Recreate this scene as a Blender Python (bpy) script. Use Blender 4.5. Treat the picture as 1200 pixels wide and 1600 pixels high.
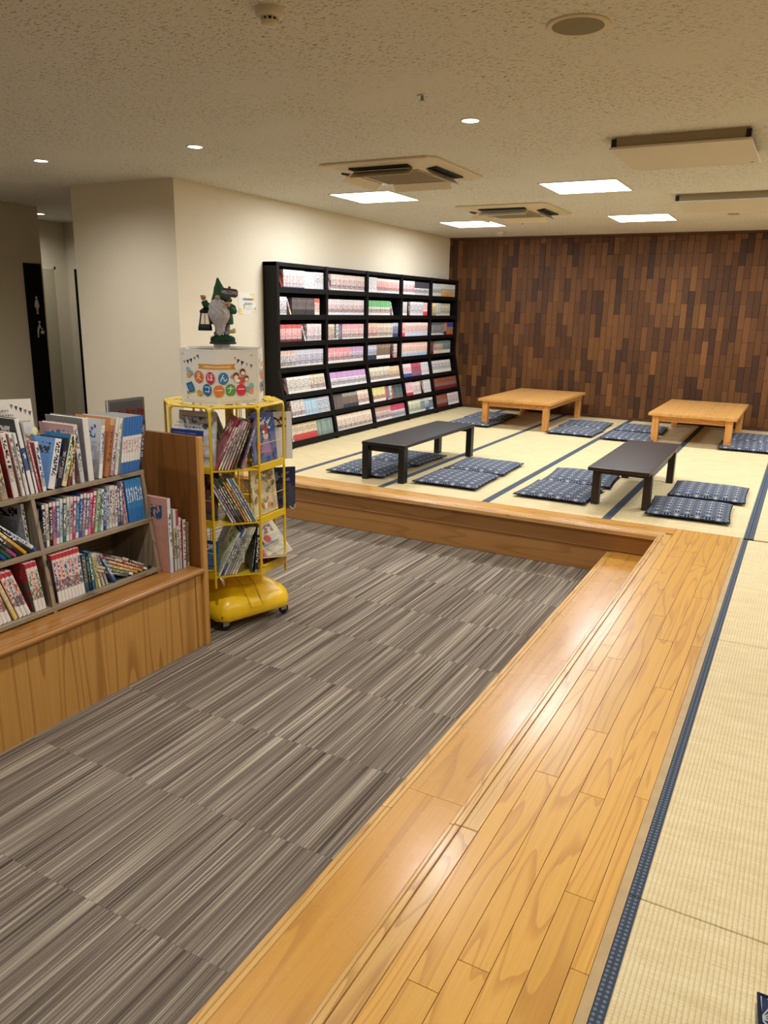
import bpy, bmesh, math, random
from mathutils import Vector, Matrix, Euler
R = random.Random(7)
sc = bpy.context.scene
for _o in list(bpy.data.objects): bpy.data.objects.remove(_o)
COL = sc.collection
# ------------------------------------------------------------------ camera
F_PX = 1202.227
AX = Vector((0.87859146, 0.13848804, -0.45705372))   # room x, y, z axes seen in camera axes (right, down, forward)
AY = Vector((0.4771664, -0.21502114, 0.85210218))
AZ = Vector((0.01972975, -0.96674038, -0.25499758))
EYE = Vector((0, 0, 1.69))
cam_d = bpy.data.cameras.new('camera'); cam = bpy.data.objects.new('camera', cam_d); COL.objects.link(cam)
cam_d.sensor_fit = 'VERTICAL'; cam_d.sensor_height = 36.0; cam_d.lens = 36.0 * F_PX / 1600.0
cam_d.clip_start = 0.02; cam_d.clip_end = 100
_m = Matrix(((AX[0], -AX[1], -AX[2], EYE[0]), (AY[0], -AY[1], -AY[2], EYE[1]), (AZ[0], -AZ[1], -AZ[2], EYE[2]), (0, 0, 0, 1)))
cam.matrix_world = _m
sc.camera = cam
# ------------------------------------------------------------------ world, exposure
w = bpy.data.worlds.new('world'); sc.world = w; w.use_nodes = True
w.node_tree.nodes['Background'].inputs[0].default_value = (1.0, 0.9, 0.78, 1)
w.node_tree.nodes['Background'].inputs[1].default_value = 0.05
sc.view_settings.view_transform = 'Standard'; sc.view_settings.look = 'None'
sc.view_settings.gamma = 1.0; sc.view_settings.use_curve_mapping = False
sc.view_settings.exposure = 0.0
sc.cycles.max_bounces = 6; sc.cycles.diffuse_bounces = 4; sc.cycles.glossy_bounces = 3; sc.cycles.transmission_bounces = 4; sc.cycles.caustics_reflective = False; sc.cycles.caustics_refractive = False
PANEL_W = 26.0      # watts of each square ceiling panel
DOWN_W = 24.0       # watts of each downlight
WARM = (0.90, 0.965, 1.05)
WARMER = (1.0, 0.975, 0.935)
CEIL = 2.68
PLAT = 0.32
WALL_Y = 10.6
WALL_X = -4.70
# ------------------------------------------------------------------ helpers
def S(c):
    """sRGB 0..255 -> linear"""
    return tuple(((x/255.0)/12.92 if x/255.0 <= .04045 else ((x/255.0+.055)/1.055)**2.4) for x in c)
class NT:
    def __init__(s, name):
        s.m = bpy.data.materials.new(name); s.m.use_nodes = True
        s.t = s.m.node_tree; s.n = s.t.nodes; s.p = s.n['Principled BSDF']
    def new(s, t, **k):
        n = s.n.new(t)
        for a, b in k.items(): setattr(n, a, b)
        return n
    def put(s, sock, v):
        if hasattr(v, 'is_output') or isinstance(v, bpy.types.NodeSocket): s.t.links.new(v, sock)
        elif isinstance(v, (tuple, list)) and len(v) == 3 and sock.type == 'RGBA': sock.default_value = (*v, 1)
        else: sock.default_value = v
    def math(s, op, a, b=0.0, c=None, clamp=False):
        n = s.new('ShaderNodeMath', operation=op); n.use_clamp = clamp
        s.put(n.inputs[0], a); s.put(n.inputs[1], b)
        if c is not None: s.put(n.inputs[2], c)
        return n.outputs[0]
    def mix(s, fac, a, b, mode='MIX'):
        n = s.new('ShaderNodeMix', data_type='RGBA', blend_type=mode)
        s.put(n.inputs[0], fac); s.put(n.inputs[6], a); s.put(n.inputs[7], b)
        return n.outputs[2]
    def vec(s, op, a, b):
        n = s.new('ShaderNodeVectorMath', operation=op); s.put(n.inputs[0], a)
        if op == 'SCALE': s.put(n.inputs[3], b)
        else: s.put(n.inputs[1], b)
        return n.outputs[0]
    def coord(s, k='Object'):
        return s.new('ShaderNodeTexCoord').outputs[k]
    def attr(s, name, out='Color'):
        return s.new('ShaderNodeAttribute', attribute_name=name).outputs[out]
    def mapping(s, v, scale=(1, 1, 1), loc=(0, 0, 0), rot=(0, 0, 0)):
        n = s.new('ShaderNodeMapping'); s.put(n.inputs[0], v); n.inputs[1].default_value = loc
        n.inputs[2].default_value = rot; n.inputs[3].default_value = scale
        return n.outputs[0]
    def noise(s, v, scale=5, detail=3, rough=.5, out=0, dist=0.0):
        n = s.new('ShaderNodeTexNoise'); s.put(n.inputs['Vector'], v); n.inputs['Scale'].default_value = scale
        n.inputs['Detail'].default_value = detail; n.inputs['Roughness'].default_value = rough
        n.inputs['Distortion'].default_value = dist
        return n.outputs[out]
    def ramp(s, f, pts):
        n = s.new('ShaderNodeValToRGB'); s.put(n.inputs[0], f); e = n.color_ramp.elements
        while len(e) < len(pts): e.new(0.5)
        for i, (p, c) in enumerate(pts):
            e[i].position = p; e[i].color = (*c, 1) if len(c) == 3 else c
        return n.outputs[0]
    def ss(s, v, lo, hi):
        n = s.new('ShaderNodeMapRange'); n.interpolation_type = 'SMOOTHSTEP'
        s.put(n.inputs[0], v); n.inputs[1].default_value = lo; n.inputs[2].default_value = hi
        return n.outputs[0]
    def sep(s, v):
        n = s.new('ShaderNodeSeparateXYZ'); s.put(n.inputs[0], v); return n.outputs
    def comb(s, x, y, z):
        n = s.new('ShaderNodeCombineXYZ'); s.put(n.inputs[0], x); s.put(n.inputs[1], y); s.put(n.inputs[2], z); return n.outputs[0]
    def bump(s, h, strength=.3, dist=.01):
        n = s.new('ShaderNodeBump'); s.put(n.inputs['Height'], h); n.inputs['Strength'].default_value = strength
        n.inputs['Distance'].default_value = dist; s.t.links.new(n.outputs[0], s.p.inputs['Normal'])
    def done(s, col=None, rough=None, metal=None, spec=None):
        if col is not None: s.put(s.p.inputs['Base Color'], col)
        if rough is not None: s.put(s.p.inputs['Roughness'], rough)
        if metal is not None: s.put(s.p.inputs['Metallic'], metal)
        if spec is not None: s.put(s.p.inputs['Specular IOR Level'], spec)
        return s.m
def plain(name, c, rough=.5, metal=0.0, spec=.5, var=.06, vscale=30):
    n = NT(name); f = n.noise(n.coord(), vscale, 3)
    a = tuple(max(0, x*(1-var)) for x in c); b = tuple(min(1, x*(1+var)) for x in c)
    return n.done(n.mix(f, a, b), rough, metal, spec)
def randoff(n, k=37.0):
    r = n.new('ShaderNodeObjectInfo').outputs['Random']
    v = n.comb(n.math('MULTIPLY', r, k), n.math('MULTIPLY', r, k*1.7), n.math('MULTIPLY', r, k*.6))
    return r, v
def wood(name, dark, light, axis, rough=.35, rings=9.0, stretch=.09, fine=160, bump=.05, var=.16, coat=0.0, spec=.5, ringamt=.55):
    """procedural timber; the grain runs along `axis` of the object"""
    n = NT(name); co = n.coord(); r, off = randoff(n); v = n.vec('ADD', co, off)
    sc3 = [1, 1, 1]; sc3[axis] = stretch
    sv = n.mapping(v, tuple(sc3))
    big = n.noise(sv, rings, 1.5, .45, dist=.25)
    ring = n.math('FRACT', n.math('MULTIPLY', big, 10.0))
    ring = n.math('MULTIPLY', n.ss(ring, .62, .96), n.math('SUBTRACT', 1.0, n.ss(ring, .96, 1.0)))
    sc4 = [1, 1, 1]; sc4[axis] = stretch*.22
    fn = n.noise(n.mapping(v, tuple(sc4)), fine, 2, .6)
    f = n.math('ADD', n.math('MULTIPLY', ring, ringamt), n.math('MULTIPLY', fn, .5), clamp=True)
    c = n.mix(f, light, dark)
    hs = n.new('ShaderNodeHueSaturation')
    n.put(hs.inputs['Value'], n.math('ADD', 1-var/2, n.math('MULTIPLY', r, var))); n.put(hs.inputs['Color'], c)
    n.bump(fn, bump, .002)
    if coat:
        n.p.inputs['Coat Weight'].default_value = coat; n.p.inputs['Coat Roughness'].default_value = .2
    rr = n.math('ADD', rough-.05, n.math('MULTIPLY', n.noise(co, 6, 3), .12))
    return n.done(hs.outputs[0], rr, 0, spec)
# ------------------------------------------------------------------ mesh helpers
class MB:
    """collects shapes into one mesh"""
    def __init__(s):
        s.v = []; s.f = []; s.mi = []; s.uv = []; s.col = []; s.smooth = []
    def add(s, verts, faces, mi=0, M=None, uvs=None, col=None, smooth=False):
        b = len(s.v)
        for p in verts:
            p = Vector(p); s.v.append(M @ p if M is not None else p)
        for k, f in enumerate(faces):
            s.f.append([b+i for i in f]); s.mi.append(mi if not isinstance(mi, (list, tuple)) else mi[k])
            s.uv.append(uvs[k] if uvs else None); s.col.append(col); s.smooth.append(smooth)
        return s
    def box(s, lo, hi, mi=0, M=None, col=None):
        x0, y0, z0 = lo; x1, y1, z1 = hi
        v = [(x0, y0, z0), (x1, y0, z0), (x1, y1, z0), (x0, y1, z0), (x0, y0, z1), (x1, y0, z1), (x1, y1, z1), (x0, y1, z1)]
        f = [(0, 3, 2, 1), (4, 5, 6, 7), (0, 1, 5, 4), (1, 2, 6, 5), (2, 3, 7, 6), (3, 0, 4, 7)]
        return s.add(v, f, mi, M, None, col)
    def tube(s, pts, r, n=8, mi=0, closed=False, col=None, M=None, caps=True):
        pts = [Vector(p) for p in pts]; N = len(pts); rs = r if isinstance(r, (list, tuple)) else [r]*N
        rings = []; ref = None
        for i, p in enumerate(pts):
            a = pts[i-1] if (i > 0 or closed) else None; c = pts[(i+1) % N] if (i < N-1 or closed) else None
            d = ((p-a).normalized() if a is not None else Vector()) + ((c-p).normalized() if c is not None else Vector())
            d = d.normalized() if d.length > 1e-9 else Vector((0, 0, 1))
            if ref is None:
                ref = Vector((0, 0, 1)) if abs(d.z) < .9 else Vector((1, 0, 0))
            u = (ref - d*ref.dot(d)).normalized(); ref = u; w_ = d.cross(u)
            rings.append([p + (u*math.cos(2*math.pi*k/n) + w_*math.sin(2*math.pi*k/n))*rs[i] for k in range(n)])
        v = [q for ring in rings for q in ring]; f = []
        for i in range(N if closed else N-1):
            j = (i+1) % N
            for k in range(n):
                f.append((i*n+k, i*n+(k+1) % n, j*n+(k+1) % n, j*n+k))
        s.add(v, f, mi, M, None, col, True)
        if not closed and caps:
            s.add(rings[0], [tuple(range(n))[::-1]], mi, M, None, col); s.add(rings[-1], [tuple(range(n))], mi, M, None, col)
        return s
    def lathe(s, prof, n=24, mi=0, M=None, col=None, smooth=True):
        v = []; f = []
        for (r, z) in prof:
            for k in range(n): v.append((r*math.cos(2*math.pi*k/n), r*math.sin(2*math.pi*k/n), z))
        for i in range(len(prof)-1):
            for k in range(n): f.append((i*n+k, i*n+(k+1) % n, (i+1)*n+(k+1) % n, (i+1)*n+k))
        s.add(v, f, mi, M, None, col, smooth)
        if prof[0][0] > 1e-6: s.add(v[:n], [tuple(range(n))[::-1]], mi, M, None, col)
        if prof[-1][0] > 1e-6: s.add(v[-n:], [tuple(range(n))], mi, M, None, col)
        return s
    def prism(s, poly, z0, z1, mi=0, M=None, col=None):
        n = len(poly)
        v = [(x, y, z0) for x, y in poly] + [(x, y, z1) for x, y in poly]
        f = [tuple(range(n))[::-1], tuple(range(n, 2*n))] + [(i, (i+1) % n, n+(i+1) % n, n+i) for i in range(n)]
        return s.add(v, f, mi, M, None, col)
    def blob(s, c, r, nu=16, nv=10, mi=0, M=None, col=None, fn=None):
        v = []; f = []
        for i in range(nv+1):
            t = math.pi*i/nv
            for k in range(nu):
                a = 2*math.pi*k/nu; d = Vector((math.sin(t)*math.cos(a), math.sin(t)*math.sin(a), math.cos(t)))
                q = 1.0 if fn is None else fn(d)
                v.append((c[0]+r[0]*d.x*q, c[1]+r[1]*d.y*q, c[2]+r[2]*d.z*q))
        for i in range(nv):
            for k in range(nu): f.append((i*nu+k, (i+1)*nu+k, (i+1)*nu+(k+1) % nu, i*nu+(k+1) % nu))
        return s.add(v, f, mi, M, None, col, True)
    def mesh(s, name, mats, attrs=None):
        me = bpy.data.meshes.new(name)
        me.from_pydata([tuple(p) for p in s.v], [], s.f)
        for m in (mats if isinstance(mats, (list, tuple)) else [mats]): me.materials.append(m)
        me.polygons.foreach_set('material_index', s.mi); me.polygons.foreach_set('use_smooth', s.smooth)
        if any(u is not None for u in s.uv):
            L = me.uv_layers.new(name='UVMap'); d = []
            for f, u in zip(s.f, s.uv):
                for k in range(len(f)): d += list(u[k]) if u else [0.5, 0.5]
            L.data.foreach_set('uv', d)
        if any(c is not None for c in s.col):
            keys = sorted({k for c in s.col if c for k in c})
            for key in keys:
                A = me.attributes.new(key, 'FLOAT_COLOR', 'CORNER'); d = []
                for f, c in zip(s.f, s.col):
                    q = (c or {}).get(key, (0, 0, 0, 0)); q = tuple(q) + (1,)*(4-len(q))
                    d += list(q)*len(f)
                A.data.foreach_set('color', d)
        me.validate(); me.update()
        return me
    def build(s, name, mats, parent=None, bevel=0.0, **k):
        return obj(name, s.mesh(name, mats), parent, bevel, **k)
def obj(name, me, parent=None, bevel=0.0, seg=2, loc=None, rot=None):
    o = bpy.data.objects.new(name, me); COL.objects.link(o)
    if parent is not None: o.parent = parent
    if loc is not None: o.location = loc
    if rot is not None: o.rotation_euler = rot
    if bevel:
        b = o.modifiers.new('bevel', 'BEVEL'); b.width = bevel; b.segments = seg; b.limit_method = 'ANGLE'; b.angle_limit = math.radians(40)
    return o
def tag(o, label=None, cat=None, group=None, kind=None):
    if label: o['label'] = label
    if cat: o['category'] = cat
    if group: o['group'] = group
    if kind: o['kind'] = kind
    return o
def empty(name, loc=(0, 0, 0), rz=0.0):
    o = bpy.data.objects.new(name, None); COL.objects.link(o); o.location = loc; o.rotation_euler = (0, 0, rz)
    o.empty_display_size = .05
    return o
def copy_tree(o, parent=None):
    c = o.copy(); COL.objects.link(c); c.parent = parent
    for ch in [x for x in bpy.data.objects if x.parent == o]: copy_tree(ch, c)
    return c
def bx(name, lo, hi, m, parent=None, bevel=0.0):
    """a box whose object origin lies at its lower corner"""
    return MB().box((0, 0, 0), tuple(h-l for l, h in zip(lo, hi))).build(name, m, parent, bevel, loc=lo)
_txt = {}
def text_geo(t, size):
    k = (t, size)
    if k not in _txt:
        cu = bpy.data.curves.new('t', 'FONT'); cu.body = t; cu.size = size; cu.align_x = 'CENTER'; cu.align_y = 'CENTER'; cu.resolution_u = 3
        ob = bpy.data.objects.new('t', cu); COL.objects.link(ob)
        bpy.context.view_layer.update()
        me = bpy.data.meshes.new_from_object(ob.evaluated_get(bpy.context.evaluated_depsgraph_get()))
        _txt[k] = ([tuple(v.co) for v in me.vertices], [tuple(p.vertices) for p in me.polygons])
        bpy.data.objects.remove(ob); bpy.data.meshes.remove(me)
    return _txt[k]
class Print:
    """flat print: coloured polygons in a plane (x right, y up), later laid on a surface"""
    def __init__(s): s.items = []
    def poly(s, pts, c): s.items.append(([(x, y) for x, y in pts], [tuple(range(len(pts)))], c)); return s
    def rect(s, x0, y0, x1, y1, c): return s.poly([(x0, y0), (x1, y0), (x1, y1), (x0, y1)], c)
    def ell(s, x, y, rx, ry, c, n=20, rot=0):
        cr, sr = math.cos(rot), math.sin(rot)
        return s.poly([(x+rx*math.cos(2*math.pi*k/n)*cr-ry*math.sin(2*math.pi*k/n)*sr, y+rx*math.cos(2*math.pi*k/n)*sr+ry*math.sin(2*math.pi*k/n)*cr) for k in range(n)], c)
    def text(s, t, x, y, size, c, rot=0, sx=1.0):
        v, f = text_geo(t, size); cr, sr = math.cos(rot), math.sin(rot)
        s.items.append(([(x+a*sx*cr-b*sr, y+a*sx*sr+b*cr) for a, b, _ in v], f, c)); return s
    def strokes(s, x0, x1, y, h, c, seed=1, dens=.75):
        """a line of lettering too small to read"""
        r = random.Random(seed); x = x0
        while x < x1:
            wd = h*r.uniform(.5, .8)
            if r.random() < dens:
                s.rect(x, y+h*r.uniform(-.1, .2), x+wd*.28, y+h*r.uniform(.7, 1), c); s.rect(x, y+h*r.uniform(.35, .55), x+wd, y+h*r.uniform(.6, .75), c)
                s.rect(x+wd*.55, y, x+wd*.8, y+h*r.uniform(.3, .9), c)
            x += wd*1.35
        return s
    def build(s, name, parent, M, step=.00025, fold=None, cuts=()):
        me = bpy.data.meshes.new(name); bm = bmesh.new(); cl = bm.loops.layers.float_color.new('pc')
        for i, (v, f, c) in enumerate(s.items):
            vs = [bm.verts.new((a, b, .0006+step*i)) for a, b in v]
            for q in f:
                try: fc = bm.faces.new([vs[k] for k in q])
                except ValueError: continue
                for l in fc.loops: l[cl] = (*c, 1)
        for x in cuts:
            bmesh.ops.bisect_plane(bm, geom=list(bm.verts)+list(bm.edges)+list(bm.faces), plane_co=(x, 0, 0), plane_no=(1, 0, 0))
        for v in bm.verts:
            v.co = M @ (fold(v.co) if fold else v.co)
        bm.to_mesh(me); bm.free(); me.materials.append(M_PRINT)
        return obj(name, me, parent)
def frame(o, x, y):
    """matrix: plane axes x (right), y (up) at origin o"""
    x = Vector(x).normalized(); y = Vector(y).normalized(); z = x.cross(y)
    return Matrix(((x[0], y[0], z[0], o[0]), (x[1], y[1], z[1], o[1]), (x[2], y[2], z[2], o[2]), (0, 0, 0, 1)))
NUM = ['', 'first', 'second', 'third', 'fourth', 'fifth', 'sixth', 'seventh', 'eighth', 'ninth', 'tenth', 'eleventh', 'twelfth', 'thirteenth', 'fourteenth', 'fifteenth', 'sixteenth', 'seventeenth', 'eighteenth', 'nineteenth', 'twentieth', 'twenty-first', 'twenty-second', 'twenty-third', 'twenty-fourth', 'twenty-fifth', 'twenty-sixth', 'twenty-seventh', 'twenty-eighth', 'twenty-ninth', 'thirtieth']
# ------------------------------------------------------------------ materials
def _print():
    n = NT('print'); return n.done(n.attr('pc'), .55, 0, .3)
M_PRINT = _print()
def _wallpaper(name, c):
    n = NT(name); co = n.coord()
    a = n.noise(n.mapping(co, (30, 30, 260)), 1, 3); b = n.noise(co, 3, 2)
    f = n.math('ADD', n.math('MULTIPLY', a, .7), n.math('MULTIPLY', b, .3))
    n.bump(a, .12, .002)
    return n.done(n.mix(f, tuple(x*.9 for x in c), tuple(min(1, x*1.08) for x in c)), .85, 0, .2)
M_WALL = _wallpaper('wallpaper', S((224, 214, 192)))
M_WALL_D = _wallpaper('wallpaper_corridor', S((212, 202, 178)))
def _ceiling():
    n = NT('ceiling_board'); co = n.coord()
    wv = n.vec('ADD', co, n.vec('SCALE', n.noise(co, 40, 2, out=1), .012))
    def dash(sx, sy, rot, thr):
        q = n.noise(n.mapping(wv, (sx, sy, 1), rot=(0, 0, rot)), 1, 1.5, .5)
        return n.ss(q, thr, thr+.035)
    d = n.math('MAXIMUM', dash(32, 125, .35, .645), n.math('MAXIMUM', dash(32, 125, 1.75, .65), dash(38, 135, 2.6, .65)))
    d = n.math('MULTIPLY', d, n.ss(n.noise(co, 1.3, 3), .25, .6))
    sp = n.ss(n.noise(co, 260, 1), .66, .74)
    d2 = n.math('MAXIMUM', d, n.math('MULTIPLY', sp, .45))
    base = n.mix(n.noise(co, 90, 2), S((211, 209, 201)), S((223, 221, 213)))
    return n.done(n.mix(n.math('MULTIPLY', d2, .9), base, S((104, 82, 58))), .95, 0, .1)
M_CEIL = _ceiling()
def _carpet():
    n = NT('carpet'); co = n.coord(); r, off = randoff(n, 91.0); v = n.vec('ADD', co, off)
    a = n.noise(n.mapping(v, (120, .8, 1)), 1, 1, .5); b = n.noise(n.mapping(v, (290, 1.6, 1)), 1, 1, .5); c = n.noise(n.mapping(v, (34, .5, 1)), 1, 1)
    f = n.math('ADD', n.math('MULTIPLY', a, .42), n.math('ADD', n.math('MULTIPLY', b, .5), n.math('MULTIPLY', c, .3)))
    col = n.ramp(f, [(.42, S((70, 62, 55))), (.53, S((102, 91, 82))), (.63, S((127, 116, 104))), (.76, S((180, 169, 152)))])
    fz = n.noise(co, 900, 2, .7)
    col = n.mix(.35, col, n.mix(fz, (0.02, .02, .02), (1, 1, 1)), 'OVERLAY')
    n.bump(fz, .5, .004)
    return n.done(col, .95, 0, .05)
M_CARPET = _carpet()
M_DECK = wood('deck_timber', S((168, 110, 34)), S((216, 166, 74)), 1, .34, 9, .08, 150, .04, .15, coat=.2, ringamt=.4)
M_DECK_X = wood('deck_timber_cross', S((162, 104, 36)), S((210, 158, 72)), 0, .32, 9, .10, 150, .04, .12, coat=.2, ringamt=.5)
M_NOSE = wood('nosing_timber', S((162, 114, 52)), S((214, 170, 96)), 1, .3, 10, .1, 170, .05, .10, coat=.25, ringamt=.5)
M_NOSE_X = wood('nosing_timber_cross', S((168, 120, 66)), S((214, 170, 108)), 0, .32, 10, .1, 170, .05, .12, coat=.2)
M_STEP = wood('step_timber', S((156, 102, 36)), S((204, 152, 68)), 1, .26, 6, .05, 120, .03, .12, coat=.45, ringamt=.35)
M_RISER = wood('riser_timber', S((140, 96, 50)), S((178, 130, 74)), 0, .4, 6, .06, 130, .04, .08, ringamt=.4)
M_CAB = wood('cabinet_timber', S((152, 100, 40)), S((210, 160, 84)), 2, .36, 6, .05, 140, .04, .06, ringamt=.5)
M_CAB_Y = wood('cabinet_timber_long', S((132, 84, 36)), S((180, 126, 62)), 1, .3, 7, .08, 140, .04, .06, coat=.2)
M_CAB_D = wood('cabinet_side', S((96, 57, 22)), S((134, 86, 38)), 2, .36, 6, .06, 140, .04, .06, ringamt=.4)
M_TABLE = wood('table_timber', S((178, 118, 56)), S((224, 172, 100)), 1, .3, 8, .12, 130, .04, .18, coat=.2, ringamt=.4)
M_TABLE_Z = wood('table_timber_leg', S((176, 112, 52)), S((222, 162, 90)), 2, .34, 8, .14, 130, .04, .1)
M_GREYWOOD = wood('grey_shelf_board', S((104, 90, 72)), S((166, 150, 126)), 1, .55, 9, .1, 150, .05, .05)
M_GREYWOOD_Z = wood('grey_shelf_upright', S((104, 90, 72)), S((166, 150, 126)), 2, .55, 9, .1, 150, .05, .05)
M_BLACKTABLE = plain('black_lacquer', S((20, 19, 20)), .4, 0, .4)
M_BROWNBLACK = plain('dark_brown_lacquer', S((44, 30, 24)), .38, 0, .5)
M_BLACK = plain('black_board', S((9, 8, 8)), .45, 0, .25)
M_BLACKMAT = plain('black_panel', S((5, 5, 5)), .6, 0, .12)
M_METAL = plain('steel', (.5, .5, .5), .35, 1.0)
M_RUBBER = plain('black_rubber', S((26, 27, 28)), .55)
M_WHITE = plain('white_plastic', S((214, 205, 186)), .45)
M_PAPERW = plain('white_paper', S((226, 222, 212)), .75, 0, .2, .03)
M_ACRYL = plain('clear_grey_plastic', S((172, 170, 160)), .3)
M_YELLOW = plain('yellow_enamel', S((226, 190, 34)), .32, 0, .5, .05)
M_YELLOWB = plain('yellow_base_enamel', S((250, 204, 30)), .3, 0, .5, .04)
M_DARK = plain('dark_slot', S((24, 22, 20)), .7)
M_AC = plain('ac_plastic', S((214, 200, 172)), .5)
M_ACGRILL = plain('ac_grille', S((168, 154, 128)), .6)
M_PAGES = plain('page_edges', S((222, 214, 196)), .8, 0, .1, .08, 200)
def emis(name, c, k):
    n = NT(name); n.p.inputs['Emission Color'].default_value = (*c, 1); n.p.inputs['Emission Strength'].default_value = k
    return n.done((.8, .8, .8), .5)
M_GLOW = emis('lit_diffuser', (1, .96, .88), 9.0)
M_GLOWD = emis('lit_downlight', (1, .93, .8), 14.0)
M_GLOW.cycles.emission_sampling = 'NONE'; M_GLOWD.cycles.emission_sampling = 'NONE'
def _brick():
    n = NT('wall_block'); co = n.coord(); pc = n.attr('pc'); x = n.sep(pc)
    off = n.comb(n.math('MULTIPLY', x[1], 61.0), n.math('MULTIPLY', x[1], 23.0), n.math('MULTIPLY', x[1], 97.0))
    v = n.vec('ADD', co, off)
    base = n.ramp(x[0], [(0, S((62, 35, 16))), (.22, S((78, 47, 21))), (.5, S((94, 58, 25))), (.8, S((112, 72, 33))), (1, S((150, 101, 49)))])
    g = n.noise(n.mapping(v, (1, 1, .09)), 150, 3, .6)
    rg = n.math('FRACT', n.math('MULTIPLY', n.noise(n.mapping(v, (1, 1, .2)), 9, 2, .5, dist=.5), 6.0))
    f = n.math('ADD', n.math('MULTIPLY', g, .6), n.math('MULTIPLY', rg, .3))
    n.bump(g, .15, .002)
    return n.done(n.mix(.3, base, n.mix(f, (.7, .7, .7), (.2, .2, .2)), 'OVERLAY'), .6, 0, .35)
M_BRICK = _brick()
def _tatami():
    n = NT('tatami_rush'); co = n.coord(); r, off = randoff(n, 53.0); c = n.sep(co); v = n.vec('ADD', co, off)
    rib = n.math('ABSOLUTE', n.math('SINE', n.math('MULTIPLY', c[0], math.pi/.0112)))
    rush = n.noise(n.mapping(v, (14, 420, 1)), 1, 2, .6); patch = n.noise(n.mapping(v, (6, 22, 1)), 1, 3)
    weft = n.noise(n.mapping(v, (140, 260, 1)), 1, 1)
    f = n.math('ADD', n.math('MULTIPLY', rush, .45), n.math('ADD', n.math('MULTIPLY', patch, .3), n.math('MULTIPLY', weft, .25)))
    col = n.ramp(f, [(.3, S((196, 175, 128))), (.5, S((216, 199, 155))), (.7, S((231, 219, 181)))])
    col = n.mix(n.math('MULTIPLY', n.math('SUBTRACT', 1.0, n.ss(rib, .0, .7)), .5), col, S((176, 142, 84)))  # shading in the grooves between ribs is painted into the colour
    n.bump(n.math('ADD', rib, n.math('MULTIPLY', rush, .4)), .35, .004)
    return n.done(col, .62, 0, .25)
M_TATAMI = _tatami()
def _heri():
    n = NT('tatami_border_cloth'); c = n.sep(n.coord()); k = math.pi/.0135
    u = n.math('MULTIPLY', c[0], k); v = n.math('MULTIPLY', c[1], k)
    s1 = n.math('MULTIPLY', n.math('SINE', u), n.math('SINE', v))
    dots = n.ss(n.math('ABSOLUTE', s1), .55, .75)
    la = n.math('ABSOLUTE', n.math('SINE', n.math('ADD', u, v))); lb = n.math('ABSOLUTE', n.math('SINE', n.math('SUBTRACT', u, v)))
    ln = n.math('SUBTRACT', 1.0, n.ss(n.math('MINIMUM', la, lb), .06, .22))
    col = n.mix(n.math('MULTIPLY', ln, .4), S((62, 70, 84)), S((38, 45, 58)))
    col = n.mix(n.math('MULTIPLY', dots, .45), col, S((140, 152, 164)))
    return n.done(col, .8, 0, .15)
M_HERI = _heri()
def _asanoha():
    n = NT('hemp_leaf_cloth'); c = n.sep(n.coord()); s = .078
    v = n.math('DIVIDE', c[0], s*.8660254); u = n.math('SUBTRACT', n.math('DIVIDE', c[1], s), n.math('MULTIPLY', v, .5))
    fu = n.math('FRACT', n.math('ADD', u, 50.0)); fv = n.math('FRACT', n.math('ADD', v, 50.0))
    sm = n.math('ADD', fu, fv); up = n.math('GREATER_THAN', sm, 1.0)
    def sel(a, b): return n.math('ADD', n.math('MULTIPLY', up, n.math('SUBTRACT', b, a)), a)
    A = sel(n.math('SUBTRACT', 1.0, sm), n.math('SUBTRACT', sm, 1.0)); B = sel(fu, n.math('SUBTRACT', 1.0, fu)); C = sel(fv, n.math('SUBTRACT', 1.0, fv))
    mn = n.math('MINIMUM', A, n.math('MINIMUM', B, C)); mx = n.math('MAXIMUM', A, n.math('MAXIMUM', B, C))
    md = n.math('SUBTRACT', n.math('SUBTRACT', 1.0, mn), mx)
    l1 = n.math('LESS_THAN', mn, .026); l2 = n.math('LESS_THAN', n.math('SUBTRACT', md, mn), .038)
    ln = n.math('MAXIMUM', l1, l2)
    cloth = n.mix(n.noise(n.coord(), 500, 2), S((38, 46, 70)), S((54, 64, 90)))
    n.bump(n.noise(n.coord(), 900, 1), .3, .002)
    return n.done(n.mix(n.math('MULTIPLY', ln, .75), cloth, S((192, 196, 194))), .9, 0, .1)
M_ZABU = _asanoha()
M_ZABU_E = plain('cushion_edge_cloth', S((36, 40, 56)), .9, 0, .1)
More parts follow.
